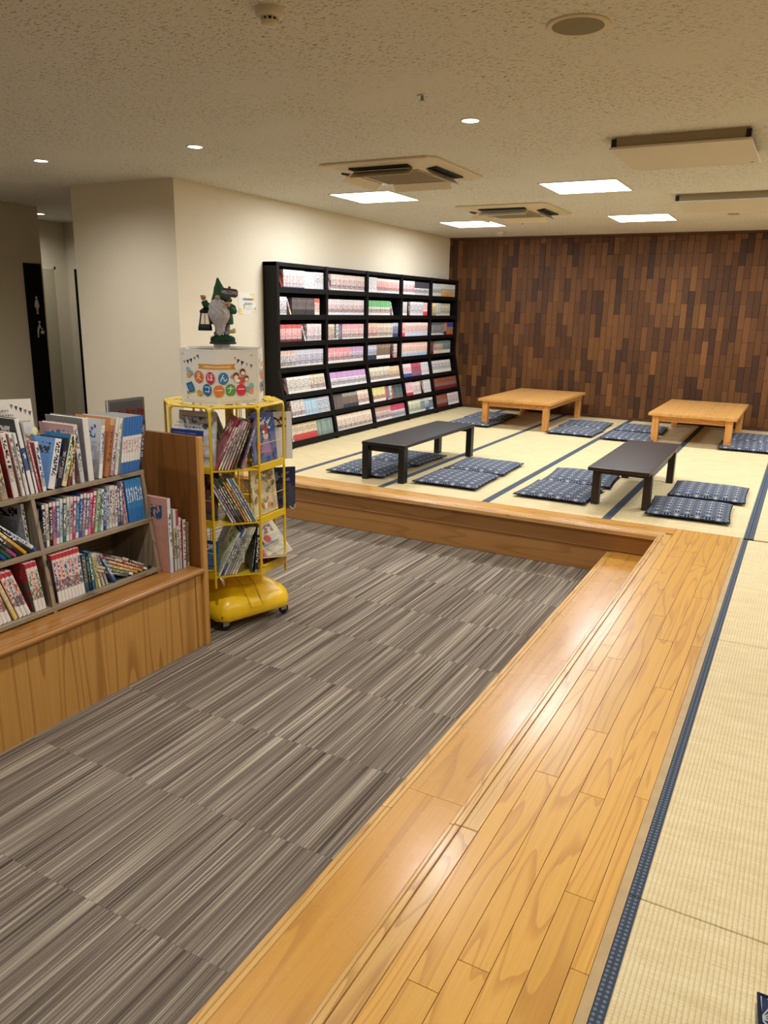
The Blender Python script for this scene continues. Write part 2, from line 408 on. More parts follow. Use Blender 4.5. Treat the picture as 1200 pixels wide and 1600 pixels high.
def _book(name, cover=False):
    """printed spine (or cover): colours come from the mesh, lettering and picture from noise in the uv of the face"""
    n = NT(name); uv = n.new('ShaderNodeUVMap', uv_map='UVMap').outputs[0]; s = n.sep(uv)
    par = n.new('ShaderNodeAttribute', attribute_name='par'); p = n.sep(par.outputs['Color']); pic = par.outputs['Alpha']
    c1, c2, c3, c4 = n.attr('c1'), n.attr('c2'), n.attr('c3'), n.attr('c4')
    seed = n.math('MULTIPLY', p[0], 83.0)
    low = n.math('LESS_THAN', s[1], p[1]); top = n.math('GREATER_THAN', s[1], n.math('SUBTRACT', 1.0, p[2]))
    col = c1
    su, sv = (2.6, 22.0) if not cover else (9.0, 11.0)
    q = n.comb(n.math('MULTIPLY', s[0], su), n.math('MULTIPLY', s[1], sv), seed)
    gl = n.noise(q, 1.0, 1.0, .5)
    glm = n.ss(gl, .47, .52)
    if not cover:
        win = n.math('MULTIPLY', n.math('GREATER_THAN', s[1], n.math('ADD', p[1], .16)), n.math('LESS_THAN', s[1], n.math('SUBTRACT', .94, p[2])))
        win = n.math('MULTIPLY', win, n.math('MULTIPLY', n.math('GREATER_THAN', s[0], .17), n.math('LESS_THAN', s[0], .83)))
    else:
        win = n.math('MULTIPLY', n.math('GREATER_THAN', s[1], .68), n.math('LESS_THAN', s[1], .9))
        win = n.math('MULTIPLY', win, n.math('MULTIPLY', n.math('GREATER_THAN', s[0], .15), n.math('LESS_THAN', s[0], .85)))
    col = n.mix(n.math('MULTIPLY', glm, win), col, c2)
    # picture band
    pb = n.comb(n.math('MULTIPLY', s[0], 2.2 if not cover else 4.0), n.math('MULTIPLY', s[1], 15.0 if not cover else 5.0), n.math('ADD', seed, 9.0))
    pn = n.noise(pb, 1.0, 2.0, .6, out=1)
    lo_, hi_ = (.0, .22) if not cover else (-.1, .62)
    pw = n.math('MULTIPLY', n.math('GREATER_THAN', s[1], n.math('ADD', p[1], lo_)), n.math('LESS_THAN', s[1], n.math('ADD', p[1], hi_)))
    pv = n.math('MULTIPLY', n.math('MULTIPLY', pw, pic), n.ss(n.noise(pb, 1.3, 2), .38, .5))
    dk = n.mix(.3, n.mix(.72, pn, (.05, .03, .03)), c2)
    col = n.mix(pv, col, dk)
    col = n.mix(low, col, c3); col = n.mix(top, col, c4)
    return n.done(col, .45, 0, .4)
M_SPINE = _book('printed_spine'); M_COVER = _book('printed_cover', True)
# ================================================================== the setting
# floor: base slab with carpet tiles laid on it
floor = bx('floor', (-10.0, -4.0, -.06), (3.8, WALL_Y, -.006), M_CARPET); tag(floor, 'grey striped carpet floor', kind='structure')
tile = MB().box((0, 0, 0), (.4996, .4994, .006)).mesh('carpet_tile', M_CARPET)
k = 0
for i in range(14):
    for j in range(10):
        x1 = -1.005 - .5*i; y0 = .265 + .5*j
        if x1 < -7.4 or (x1 < -4.8 and j < 5): continue
        o = obj('carpet_tile', tile, floor); o.location = (x1-.5+10.0, y0+4.0, .054)
        if y0 + .5 > 5.05: o.scale = (1, (5.05-y0)/.5, 1)
# ceiling
ceiling = bx('ceiling', (-10.0, -4.0, CEIL), (3.8, WALL_Y+.1, CEIL+.08), M_CEIL); tag(ceiling, 'cream fissured acoustic ceiling', kind='structure')
# walls
def wall(name, lo, hi, m, lab): return tag(bx(name, lo, hi, m), lab, kind='structure')
wall('wall_left', (WALL_X-.02, 5.05, 0), (WALL_X, WALL_Y, CEIL), M_WALL, 'cream papered wall behind the black comic shelf')
wall('wall_pillar', (-5.90, 5.05, 0), (WALL_X-.02, 7.25, CEIL), M_WALL, 'cream papered wall end facing the counter')
wall('wall_corridor', (-7.6, -4, 0), (-7.5, 5.96, CEIL), M_WALL_D, 'papered corridor wall with black restroom sign')
wall('wall_alcove', (-8.75, 4.0, 0), (-8.65, 7.25, CEIL), M_WALL_D, 'papered alcove wall with a pale door')
wall('wall_alcove_end', (-8.75, 7.25, 0), (-5.9, 7.35, CEIL), M_WALL_D, 'papered end wall of the restroom alcove')
wall('wall_right', (3.7, -4, 0), (3.8, WALL_Y, CEIL), M_WALL, 'cream papered wall on the right')
wall('wall_front', (-10, -4.1, 0), (3.8, -4.0, CEIL), M_WALL, 'cream papered wall behind the viewer')
wb = wall('wall_back', (WALL_X-.02, WALL_Y+.002, 0), (3.8, WALL_Y+.12, CEIL), M_DARK, 'wall clad with dark and light timber blocks')
# timber blocks: 75 mm columns, 300 mm long, joints on two alternating heights
PW, PL = .075, .30
variants = []
for i in range(40):
    u = min(1, max(0, R.gauss(.47, .235)))
    dep = R.uniform(.010, .020)
    cc = {'pc': (u, R.random(), 0, 1)}
    def piece(h, dep=dep, cc=cc):
        b = .0012
        m = MB(); w_ = PW-.0012
        v = [(0, 0, 0), (w_, 0, 0), (w_, 0, h), (0, 0, h), (b, -dep, b), (w_-b, -dep, b), (w_-b, -dep, h-b), (b, -dep, h-b)]
        return m.add(v, [(4, 5, 6, 7), (0, 1, 5, 4), (1, 2, 6, 5), (2, 3, 7, 6), (3, 0, 4, 7)], 0, None, None, cc)
    variants.append((piece, piece(PL-.0012).mesh('block', M_BRICK)))
rest = MB(); nind = 0; cols = []
x = -.30
while x < 3.7: x += PW
prev = 0
xi = x
order = []
while xi > WALL_X: order.append(xi); xi -= PW
for xi in order:
    ph = prev ^ 1 if R.random() < .78 else prev; prev = ph
    z = 2.28 + ph*.15 - .30*8
    while z < CEIL-.03:
        z0 = max(z, PLAT+.03); z1 = min(z+PL, CEIL-.03)
        if z1 - z0 > .02:
            pc, me = variants[R.randrange(40)]
            full = (z1-z0) > PL-.001
            if -2.90 < xi < -.2 and nind < 300:
                mm = me if full else pc(z1-z0-.0012).mesh('block', M_BRICK)
                o = obj('block', mm, wb); o.location = (xi-PW-(WALL_X-.02), 0, z0); nind += 1
            else:
                q = pc(z1-z0-.0012); M_ = Matrix.Translation((xi-PW-(WALL_X-.02), 0, z0))
                rest.add([M_ @ Vector(p) for p in q.v], q.f, 0, None, None, q.col[0])
        z += PL
o = rest.build('block_cladding', M_BRICK, wb); o['kind'] = 'stuff'
tm = wood('dark_trim', S((58, 34, 20)), S((88, 54, 32)), 0, .45)
tag(bx('trim_1', (WALL_X, WALL_Y-.024, CEIL-.03), (3.7, WALL_Y+.001, CEIL), tm), 'dark timber strip under the ceiling', kind='structure')
tag(bx('baseboard_back', (WALL_X, WALL_Y-.026, PLAT), (3.7, WALL_Y+.001, PLAT+.03), tm), 'dark timber strip at the foot of the block wall', kind='structure')
# door in the alcove
dm = plain('door_paint', S((176, 168, 140)), .6)
d = empty('door_1', (-8.65, 6.42, 0)); tag(d, 'pale flush door at the end of the corridor', kind='structure')
MB().box((0, 0, .01), (.012, .62, 2.09)).build('door_leaf', dm, d, .002)
MB().box((0, -.03, 0), (.006, -.004, 2.13)).box((0, .624, 0), (.006, .65, 2.13)).box((0, -.03, 2.095), (.006, .65, 2.13)).build('door_frame', M_WALL_D, d)
MB().box((.012, .28, 1.60), (.014, .42, 1.625)).build('door_plate', M_DARK, d)
# restroom signs: tall black panels
def rsign(loc, axis, h0, h1, wd, lab, icons):
    o = empty('restroom_sign', loc); tag(o, lab, 'sign')
    if axis == 'x': MB().box((0, 0, h0), (.012, wd, h1)).build('panel', M_BLACKMAT, o)
    else: MB().box((0, -.012, h0), (wd, 0, h1)).build('panel', M_BLACKMAT, o)
    if icons:
        p = Print(); wc = S((205, 196, 180)); z = 1.66
        p.ell(0, z+.075, .014, .016, wc); p.poly([(-.016, z+.055), (.016, z+.055), (.032, z-.02), (.018, z-.025), (.02, z-.04), (-.02, z-.04), (-.018, z-.025), (-.032, z-.02)], wc)
        p.rect(-.012, z-.10, -.002, z-.04, wc); p.rect(.002, z-.10, .012, z-.04, wc)
        p.build('pictogram', o, frame((.0125, wd*.56, 0), (0, 1, 0), (0, 0, 1))); p = Print(); z = 1.40
        p.ell(.012, z+.075, .014, .015, wc); p.poly([(.002, z+.055), (.022, z+.05), (-.004, z-.02), (-.012, z-.09), (-.024, z-.09), (-.026, z-.01)], wc)
        p.poly([(.004, z+.035), (.03, z+.0), (.05, z-.005), (.05, z+.006), (.034, z+.01), (.012, z+.05)], wc); p.rect(.018, z-.05, .062, z-.015, wc)
        p.build('pictogram', o, frame((.0125, wd*.56, 0), (0, 1, 0), (0, 0, 1)))
    return o
rsign((-7.5, 5.72, 0), 'x', .30, 2.09, .215, 'tall black restroom sign with white figures on the corridor wall', True)
rsign((-8.505, 7.25, 0), 'y', .24, 2.11, .33, 'tall black panel in the alcove half hidden by the pillar wall', False)
# raised platform
plat = empty('floor_platform', (0, 0, 0)); tag(plat, 'raised tatami platform with timber edging', kind='structure')
core = MB().box((WALL_X, 5.06, 0), (3.7, WALL_Y, .295)).box((-.665, -4, 0), (3.7, 5.06, .295)).build('core', M_RISER, plat)
# far riser: two boards, the lower one set a little back
bx('riser_board', (WALL_X, 5.045, .163), (-.66, 5.062, .292), M_RISER, plat, .002)
bx('riser_board', (WALL_X, 5.052, .0), (-.66, 5.066, .160), M_RISER, plat, .002)
# far edge: nosing strips and one deck board
for (y0, y1, zt) in ((5.005, 5.022, .316), (5.024, 5.045, .319), (5.047, 5.105, .32)):
    bx('nosing_strip', (WALL_X, y0, .284 if y0 < 5.01 else .29), (-.697 + (y0-5.005), y1, zt), M_NOSE_X, plat, .004)
xs = WALL_X
while xs < -.60:
    xe = min(xs + R.uniform(.75, 1.2), -.612)
    if -.612 - xe < .3: xe = -.612
    bx('deck_board', (xs, 5.106, .29), (xe-.001, 5.175, .3195), M_DECK_X, plat, .0012); xs = xe
    if xe >= -.612: break
xs = WALL_X
while xs < -.60:
    xe = min(xs + R.uniform(.75, 1.2), -.612)
    if -.612 - xe < .3: xe = -.612
    bx('deck_board', (xs, 5.176, .29), (xe-.001, 5.248, .3195), M_DECK_X, plat, .0012); xs = xe
    if xe >= -.612: break
# long edge beside the step
bx('riser_board', (-.672, -3.5, .16), (-.656, 5.05, .29), wood('riser_timber_long', S((128, 80, 36)), S((176, 120, 60)), 1, .4, 6, .08, 130, .04, .1), plat)
for (x0, x1, zt, z0) in ((-.697, -.684, .315, .27), (-.6825, -.663, .319, .28), (-.661, -.613, .32, .29)):
    ys = -3.5; cuts = (1.72, 5.04+(x0+.697)) if x0 < -.66 else (2.06, 5.04+(x0+.697))
    for c in cuts:
        bx('nosing_strip', (x0, ys, z0), (x1, c-.0012, zt), M_NOSE, plat, .004 if x0 < -.66 else .0015); ys = c
# deck boards, staggered
edges = [-.612, -.565, -.4915, -.418, -.3445, -.271, -.2295]
joints = [[2.86, 1.02, 4.3], [3.02, 2.08, 4.6, 1.2], [2.41, 3.6, 1.30, 4.75], [3.32, 2.04, 4.5, 1.05], [2.85, 1.62, 3.95], [3.32, 2.1, 1.4, 4.4]]
for c in range(6):
    ys = -3.5
    for y in sorted(joints[c]) + [5.248]:
        bx('deck_board', (edges[c]+.0006, ys, .29), (edges[c+1]-.0006, y-.0012, .3198), M_DECK, plat, .0012); ys = y
M_TAPE = plain('beige_edge_strip', S((178, 150, 104)), .5, 0, .4, .22, 18)
bx('edge_strip', (-.229, -3.5, .29), (-.2055, 5.248, .3205), M_TAPE, plat)
# step
st = empty('floor_step', (0, 0, 0)); tag(st, 'low timber step along the platform', kind='structure')
bx('step_body', (-.985, -3.5, 0), (-.673, 5.05, .135), M_STEP, st)
for (x0, x1, zt, z0) in ((-1.007, -.988, .1505, .10), (-.9865, -.969, .154, .12)):
    ys = -3.5
    for c in (1.9, 5.05): bx('nosing_strip', (x0, ys, z0), (x1, c-.001, zt), M_NOSE, st, .004); ys = c
ys = -3.5
for c in (2.02, 5.05): bx('tread_board', (-.9675, ys, .13), (-.673, c-.0012, .155), M_STEP, st, .0012); ys = c
# tatami mats
def mat(x0, y0, x1, y1):
    o = empty('tatami_mat', ((x0+x1)/2, (y0+y1)/2, PLAT)); o.parent = plat
    a, b = (x1-x0)/2-.0008, (y1-y0)/2-.0012
    MB().box((-a+.004, -b, -.024), (a-.004, b, -.0006)).build('rush_facing', M_TATAMI, o, .003)
    for s in (-1, 1):
        MB().box((min(s*a, s*(a-.0285)), -b, -.024), (max(s*a, s*(a-.0285)), b, .0004)).build('cloth_border', M_HERI, o)
xs = [-4.635, -3.745, -2.855, -1.965, -1.075, -.177, .713, 1.603]
for i in range(len(xs)-1):
    if xs[i] > .8: continue
    for j in range(3): mat(xs[i], 5.25+1.77*j, xs[i+1], 5.25+1.77*(j+1))
for i in range(2):
    for y in (-1.846, -.08, 1.686, 3.452): mat(-.205+.89*i, y, .685+.89*i, min(y+1.766, 5.25))
bx('edge_fill', (WALL_X, 5.25, .29), (-4.635, 10.56, .318), M_DECK, plat)
bx('edge_fill', (WALL_X, 10.56, .29), (3.7, WALL_Y, .318), M_DECK_X, plat)
# ================================================================== ceiling fixtures
def panel_light(x, y, lab):
    o = empty('ceiling_light', (x, y, CEIL)); tag(o, lab, 'ceiling light', 'square ceiling lights')
    h = .30
    MB().box((-h-.012, -h-.012, -.006), (h+.012, -h, 0)).box((-h-.012, h, -.006), (h+.012, h+.012, 0)).box((-h-.012, -h, -.006), (-h, h, 0)).box((h, -h, -.006), (h+.012, h, 0)).build('frame', M_WHITE, o)
    MB().box((-h, -h, -.004), (h, h, 0)).build('diffuser', M_GLOW, o)
    l = bpy.data.lights.new('panel_lamp', 'AREA'); l.shape = 'SQUARE'; l.size = .58; l.energy = PANEL_W; l.color = WARM
    lo = bpy.data.objects.new('panel_lamp', l); COL.objects.link(lo); lo.parent = o; lo.location = (0, 0, -.008)
for x, y, lab in ((-3.69, 6.58, 'lit square ceiling panel between the near air conditioner and the comic shelf'), (-3.69, 8.96, 'lit square ceiling panel nearest the comic shelf and block wall'), (-1.77, 6.65, 'largest lit square ceiling panel, right of the air conditioners'), (-1.75, 8.93, 'lit square ceiling panel left of the far hatch panel'),
                  (.25, 6.62, 'lit square ceiling panel beyond the near hatch'), (.25, 8.93, 'lit square ceiling panel beyond the far hatch'), (2.2, 6.62, 'lit square ceiling panel near the right wall'), (2.2, 8.93, 'lit square ceiling panel in the right far corner')):
    panel_light(x, y, lab)
def downlight(x, y, lab, watts=DOWN_W):
    o = empty('downlight', (x, y, CEIL)); tag(o, lab, 'downlight', 'round recessed downlights')
    MB().lathe([(.046, 0), (.046, -.004), (.056, -.004), (.058, -.001), (.058, 0)], 28).build('rim', M_WHITE, o)
    MB().lathe([(.0, -.0025), (.045, -.0025), (.045, 0)], 28).build('lens', M_GLOWD, o)
    l = bpy.data.lights.new('downlight_lamp', 'SPOT'); l.energy = watts*4; l.color = WARMER; l.spot_size = math.radians(164); l.spot_blend = 1.0; l.shadow_soft_size = .045
    lo = bpy.data.objects.new('downlight_lamp', l); COL.objects.link(lo); lo.parent = o; lo.location = (0, 0, -.012)
for x, y, lab, wt in ((-1.774, 4.20, 'round downlight above the carpet near the ceiling speaker', 1), (-3.668, 4.158, 'round downlight in front of the pillar wall corner', 1), (-5.082, 4.11, 'round downlight left of the pillar wall', .85), (-8.07, 6.45, 'round downlight inside the restroom alcove', .6),
                      (-1.774, 2.0, 'round downlight over the near carpet', 1), (-3.668, 2.0, 'round downlight over the counter', 1), (-1.774, -.2, 'round downlight behind the viewer', 1), (.25, 2.0, 'round downlight over the near tatami', 1), (.25, 4.2, 'round downlight over the tatami corner', 1), (.25, -.2, 'round downlight over the tatami behind the viewer', 1), (-6.1, 2.6, 'added unseen downlight brightening the corridor', 1.6), (-6.1, .2, 'added unseen downlight brightening the corridor further down', 1.0)):  # the two corridor downlights are added out of view to brighten the corridor
    downlight(x, y, lab, DOWN_W*wt)
def aircon(x, y, lab):
    o = empty('air_conditioner', (x, y, CEIL)); tag(o, lab, 'air conditioner', 'ceiling cassette air conditioners')
    h = .465; c = .05
    poly = [(-h+c, -h), (h-c, -h), (h, -h+c), (h, h-c), (h-c, h), (-h+c, h), (-h, h-c), (-h, -h+c)]
    m = MB(); rings = [([(a, b) for a, b in poly], 0.0), (poly, -.012), ([(a*.985, b*.985) for a, b in poly], -.018), ([(a*.62, b*.62) for a, b in poly], -.042)]
    v = [(a, b, z) for pl, z in rings for a, b in pl]; f = []
    for i in range(3):
        for k in range(8): f.append((i*8+k, (i+1)*8+k, (i+1)*8+(k+1) % 8, i*8+(k+1) % 8))
    f.append(tuple(24+k for k in range(8))[::-1]); m.add(v, f); m.build('body_panel', M_AC, o)
    g = MB().box((-.245, -.245, -.050), (.245, .245, -.040)); gp = g.build('intake_grille', M_ACGRILL, o, .004)
    s = MB()
    for k in range(-8, 9): s.box((-.235, k*.028-.004, -.053), (.235, k*.028+.004, -.050))
    t = s.build('grille_bars', M_ACGRILL, gp); t['kind'] = 'stuff'
    for k in range(4):
        Mz = Matrix.Rotation(k*math.pi/2, 4, 'Z')
        MB().box((-.235, -.385, -.040), (.235, -.300, -.024), 0, Mz).build('air_slot', M_DARK, o)
        Mf = Mz @ Matrix.Translation((0, -.305, -.042)) @ Matrix.Rotation(math.radians(38), 4, 'X')
        MB().box((-.24, -.075, -.004), (.24, 0, .0), 0, Mf).build('flap', M_AC, o, .001)
aircon(-2.82, 5.44, 'ceiling cassette air conditioner, the nearer and larger of two')
aircon(-2.80, 7.86, 'ceiling cassette air conditioner nearer the block wall')
def hatch(x0, y0, x1, y1, lab):
    o = empty('ceiling_hatch', ((x0+x1)/2, (y0+y1)/2, CEIL)); tag(o, lab, 'ceiling panel', 'lowered ceiling hatches')
    a, b = (x1-x0)/2, (y1-y0)/2
    MB().box((-a+.035, -b+.02, -.055), (a-.035, b-.02, 0)).build('collar', M_ACGRILL, o)
    MB().box((-a, -b, -.068), (a, b, -.055)).build('hatch_panel', M_WHITE, o, .002)
    for s in (-1, 1): MB().box((s*(a-.02)-.012, -b+.01, -.055), (s*(a-.02)+.012, -b+.05, -.01)).build('bracket', M_DARK, o)
    MB().box((a-.05, b-.08, -.070), (a-.035, b-.055, -.067)).build('latch', M_METAL, o)
hatch(-1.19, 4.90, -.43, 5.66, 'lowered cream ceiling hatch nearer to the speaker')
hatch(-1.19, 7.32, -.43, 8.08, 'lowered cream ceiling hatch further back, cut by the picture edge')
o = empty('ceiling_speaker', (-.883, 3.03, CEIL)); tag(o, 'round flush ceiling speaker with grey grille', 'speaker')
MB().lathe([(.092, -.006), (.105, -.008), (.112, -.003), (.112, 0), (.09, 0)], 40).build('rim', M_AC, o)
MB().lathe([(0, -.007), (.092, -.006)], 40).build('grille', plain('speaker_mesh', S((138, 128, 104)), .7, 0, .2, .25, 700), o)
def detector(x, y, r, lab):
    o = empty('smoke_detector', (x, y, CEIL)); tag(o, lab, 'smoke detector')
    MB().lathe([(r, 0), (r, -.018), (r*.93, -.024), (r*.62, -.026), (r*.62, -.028)], 28).build('base', M_WHITE, o)
    MB().lathe([(r*.5, -.026), (r*.5, -.040)], 24).build('chamber', M_DARK, o)
    MB().lathe([(r*.62, -.038), (r*.6, -.046), (r*.42, -.052), (0, -.053)], 24).build('cap', M_WHITE, o)
    m = MB()
    for k in range(10):
        a = 2*math.pi*k/10; m.box((r*.5, -.003, -.040), (r*.61, .003, -.026), 0, Matrix.Rotation(a, 4, 'Z'))
    m.build('ribs', M_WHITE, o)['kind'] = 'stuff'
detector(-1.795, 2.44, .05, 'white smoke detector at the top of the ceiling')
detector(-3.70, 9.91, .05, 'white smoke detector near the block wall')
def sprinkler(x, y, lab):
    o = empty('sprinkler_head', (x, y, CEIL)); tag(o, lab, 'sprinkler', 'small sprinkler heads')
    MB().lathe([(.026, 0), (.026, -.003), (.01, -.006)], 20).build('plate', M_METAL, o)
    MB().lathe([(.008, -.004), (.008, -.022), (.017, -.024), (.017, -.027), (0, -.027)], 16).build('nozzle', M_METAL, o)
sprinkler(-1.794, 3.646, 'small metal sprinkler head before the nearest downlight')
sprinkler(-3.08, 8.94, 'small metal sprinkler head beside the further air conditioner')
o = empty('ceiling_vent', (-.86, 8.86, CEIL)); tag(o, 'small flat round ceiling vent behind the far hatch', 'vent')
MB().lathe([(.055, 0), (.055, -.006), (.048, -.009), (0, -.009)], 24).build('plate', M_ACGRILL, o)
# ================================================================== low tables
def black_table(x0, y0, x1, y1, z1, mt, lab, foot, brackets):
    o = empty('low_table', ((x0+x1)/2, (y0+y1)/2, PLAT)); tag(o, lab, 'table', 'low dark tables on the tatami')
    a, b, h = (x1-x0)/2, (y1-y0)/2, z1-PLAT
    MB().box((-a, -b, h-.026), (a, b, h)).build('table_top', mt, o, .004)
    for sx in (-1, 1):
        for sy in (-1, 1):
            ly = foot if foot else b-.035
            cx, cy = sx*(a-.032), sy*ly
            MB().box((cx-.027, cy-.035, 0), (cx+.027, cy+.035, h-.026)).build('leg', mt, o, .003)
    for sy in (-1, 1):
        ly = foot if foot else b-.035
        MB().box((-a+.06, sy*ly-.012, h-.075), (a-.06, sy*ly+.012, h-.026)).build('apron', mt, o)
    if brackets:
        for sy in (-1, 1):
            for sx in (-1, 1): MB().box((sx*.10-.03, sy*(b-.22)-.05, h-.045), (sx*.10+.03, sy*(b-.22)+.05, h-.026)).build('bracket', M_BLACK, o)
    else:
        for sx in (-1, 1): MB().box((sx*(a-.03)-.01, -b+.2, h-.06), (sx*(a-.03)+.01, b-.2, h-.026)).build('rail', mt, o)
black_table(-3.14, 5.44, -2.74, 6.93, .635, M_BLACKTABLE, 'long black low table in front of the comic shelf', None, True)
black_table(-1.285, 5.48, -.855, 6.93, .625, M_BROWNBLACK, 'long dark brown low table with legs set in from the ends', .54, False)
def timber_table(x0, y0, x1, y1, z1, lab):
    o = empty('timber_table', ((x0+x1)/2, (y0+y1)/2, PLAT)); tag(o, lab, 'table', 'low light timber tables by the block wall')
    a, b, h = (x1-x0)/2, (y1-y0)/2, z1-PLAT
    n = 8; w_ = 2*a/n
    for k in range(n):
        MB().box((0, 0, 0), (w_-.0012, 2*b, .03)).build('top_board', M_TABLE, o, .0015, loc=(-a+k*w_, -b, h-.03))
    for sx in (-1, 1):
        for sy in (-1, 1):
            cx, cy = sx*(a-.075), sy*(b-.075)
            MB().box((-.035, -.035, 0), (.035, .035, h-.03)).build('leg', M_TABLE_Z, o, .004, loc=(cx, cy, 0))
    for s in (-1, 1):
        MB().box((-a+.11, -.014, 0), (a-.11, .014, .062)).build('apron', wood('apron_timber', S((176, 112, 52)), S((222, 162, 90)), 0, .34, 8, .14, 130, .04, .1), o, loc=(0, s*(b-.075), h-.092))
        MB().box((-.014, -b+.11, 0), (.014, b-.11, .062)).build('apron', M_TABLE, o, loc=(s*(a-.075), 0, h-.092))
timber_table(-3.47, 8.84, -2.56, 10.44, .662, 'light timber low table nearer the comic shelf')
timber_table(-1.455, 8.78, -.56, 10.40, .655, 'light timber low table with a cushion half under its right side')
# ================================================================== floor cushions
def cushion_mesh(seed):
    r = random.Random(seed); n = 22; a, b, h = .275, .295, .033
    m = MB(); v = []; idx = {}
    def hh(u, w_):
        e = (1-abs(u)**3.2)*(1-abs(w_)**3.2)
        return h*max(e, 0)**.42*(1 + .10*math.sin(3.1*u+seed)*math.cos(2.3*w_+seed*2))
    for side in (1, -1):
        for i in range(n+1):
            for j in range(n+1):
                u, w_ = -1+2*i/n, -1+2*j/n
                px = a*u*(1-.045*(1-w_*w_)*0 - .035*(u*u)*(1-w_*w_)); py = b*w_*(1-.035*(w_*w_)*(1-u*u))
                z = .022 + side*hh(u, w_)*(1.0 if side > 0 else .62)
                idx[(side, i, j)] = len(v); v.append((px, py, max(z, .001)))
    f = []; mi = []
    for i in range(n):
        for j in range(n):
            f.append((idx[(1, i, j)], idx[(1, i+1, j)], idx[(1, i+1, j+1)], idx[(1, i, j+1)])); mi.append(0)
            f.append((idx[(-1, i, j)], idx[(-1, i, j+1)], idx[(-1, i+1, j+1)], idx[(-1, i+1, j)])); mi.append(0)
    m.add(v, f, 0, None, None, None, True)
    return m.mesh('cushion_cover', M_ZABU)
def seam_mesh():
    a, b = .275, .295; pts = []
    for k in range(48):
        t = k/12.0; s_ = int(t); q = -1+2*(t-s_)
        u, w_ = [(q, -1), (1, q), (-q, 1), (-1, -q)][s_]
        pts.append((a*u*(1-.035*(u*u)*(1-w_*w_)), b*w_*(1-.035*(w_*w_)*(1-u*u)), .022))
    return MB().tube(pts, .0045, 6, 0, True).mesh('piping', M_ZABU_E)
cms = [cushion_mesh(s) for s in (1, 2, 3)]; sm = seam_mesh()
cushions = [
    (-3.245, 5.78, .02, 'cushion on the shelf side of the black table, nearer the platform edge'), (-3.20, 6.40, -.03, 'cushion on the shelf side of the black table, behind its far legs'),
    (-2.425, 5.80, .02, 'cushion right of the black table, nearer the platform edge'), (-2.43, 6.43, .03, 'cushion right of the black table, the rear of the pair'),
    (-1.565, 5.82, -.02, 'cushion left of the brown table, nearer the platform edge'), (-1.55, 6.44, .06, 'cushion left of the brown table, the rear of the pair'),
    (-.60, 5.78, .05, 'cushion right of the brown table, nearest the platform edge'), (-.545, 6.46, .02, 'cushion right of the brown table, the rear of the pair'),
    (-3.56, 9.06, -.04, 'cushion left of the left timber table, nearer the viewer'), (-3.60, 9.69, .03, 'cushion left of the left timber table, nearer the block wall'),
    (-2.30, 9.03, -.02, 'cushion right of the left timber table, nearer the viewer'), (-2.33, 9.66, .03, 'cushion right of the left timber table, nearer the block wall'),
    (-1.66, 8.98, .01, 'cushion left of the right timber table, nearer the viewer'), (-1.665, 9.70, .04, 'cushion left of the right timber table, nearer the block wall'),
    (-.445, 9.04, .03, 'cushion right of the right timber table, nearer the viewer'), (-.40, 9.70, -.02, 'cushion right of the right timber table, nearer the block wall'),
    (.380, 1.224, .05, 'cushion whose corner shows at the bottom right of the picture')]
for i, (x, y, rz, lab) in enumerate(cushions):
    o = empty('floor_cushion', (x, y, PLAT), rz + (math.pi if i % 3 == 1 else 0)); tag(o, 'navy hemp-leaf patterned ' + lab, 'cushion', 'navy floor cushions')
    obj('cushion_cover', cms[i % 3], o); obj('piping', sm, o)
# ================================================================== black comic shelf and its comics
SH_Y0, SH_Y1 = 6.21, 10.572
shelf = empty('comic_shelf', (WALL_X, SH_Y0, PLAT)); tag(shelf, 'tall black five-bay shelf full of comics along the cream wall', 'shelf')
def sx(z):   # front edge of the uprights
    return -4.537 if z > 1.085 else -4.537 + (1.085-z)*.195
SL = math.atan(.195)
BW = (SH_Y1-SH_Y0-.045)/5
prof = [(WALL_X+.001, PLAT+.001), (sx(PLAT), PLAT+.001), (sx(1.085), 1.085), (sx(2.0), 2.105), (WALL_X+.001, 2.105)]
for k in range(6):
    y = SH_Y0 + k*BW
    m = MB(); n = 5; v = [(px-WALL_X, y-SH_Y0, pz-PLAT) for px, pz in prof] + [(px-WALL_X, y-SH_Y0+.045, pz-PLAT) for px, pz in prof]
    m.add(v, [tuple(range(5)), tuple(range(5, 10))[::-1]] + [((i+1) % 5, i, 5+i, 5+(i+1) % 5) for i in range(5)])
    m.build('upright', M_BLACK, shelf, .0015)
rows = [(1.865, 0), (1.609, 0), (1.349, 0), (1.097, 0), (.838, 1), (.606, 1), (.376, 1)]
MB().box((.002, 0, 2.07-PLAT), (.155, SH_Y1-SH_Y0, 2.104-PLAT)).build('top_board', M_BLACK, shelf)
MB().box((.001, .03, .02), (.008, SH_Y1-SH_Y0-.03, 1.77)).build('back_board', M_BLACKMAT, shelf)
def rowM(z, sl):
    """frame of a row: origin at the front foot of the books, x forward, z up (leaning back when sl)"""
    return Matrix.Translation((-4.563 if not sl else sx(z)-.022, 0, z)) @ Matrix.Rotation(-SL if sl else 0, 4, 'Y')
for z, sl in rows:
    Mr = Matrix.Translation((-WALL_X, -SH_Y0, -PLAT)) @ rowM(z, sl)
    for c in range(5):
        y0 = SH_Y0 + c*BW + .045; y1 = SH_Y0 + (c+1)*BW
        MB().box((-.12, y0, -.03), (.018, y1, -.001), 0, Mr).build('shelf_board', M_BLACK, shelf)
        MB().box((.006, y0, -.04), (.022, y1, .010), 0, Mr).build('lip', M_BLACK, shelf, .001)
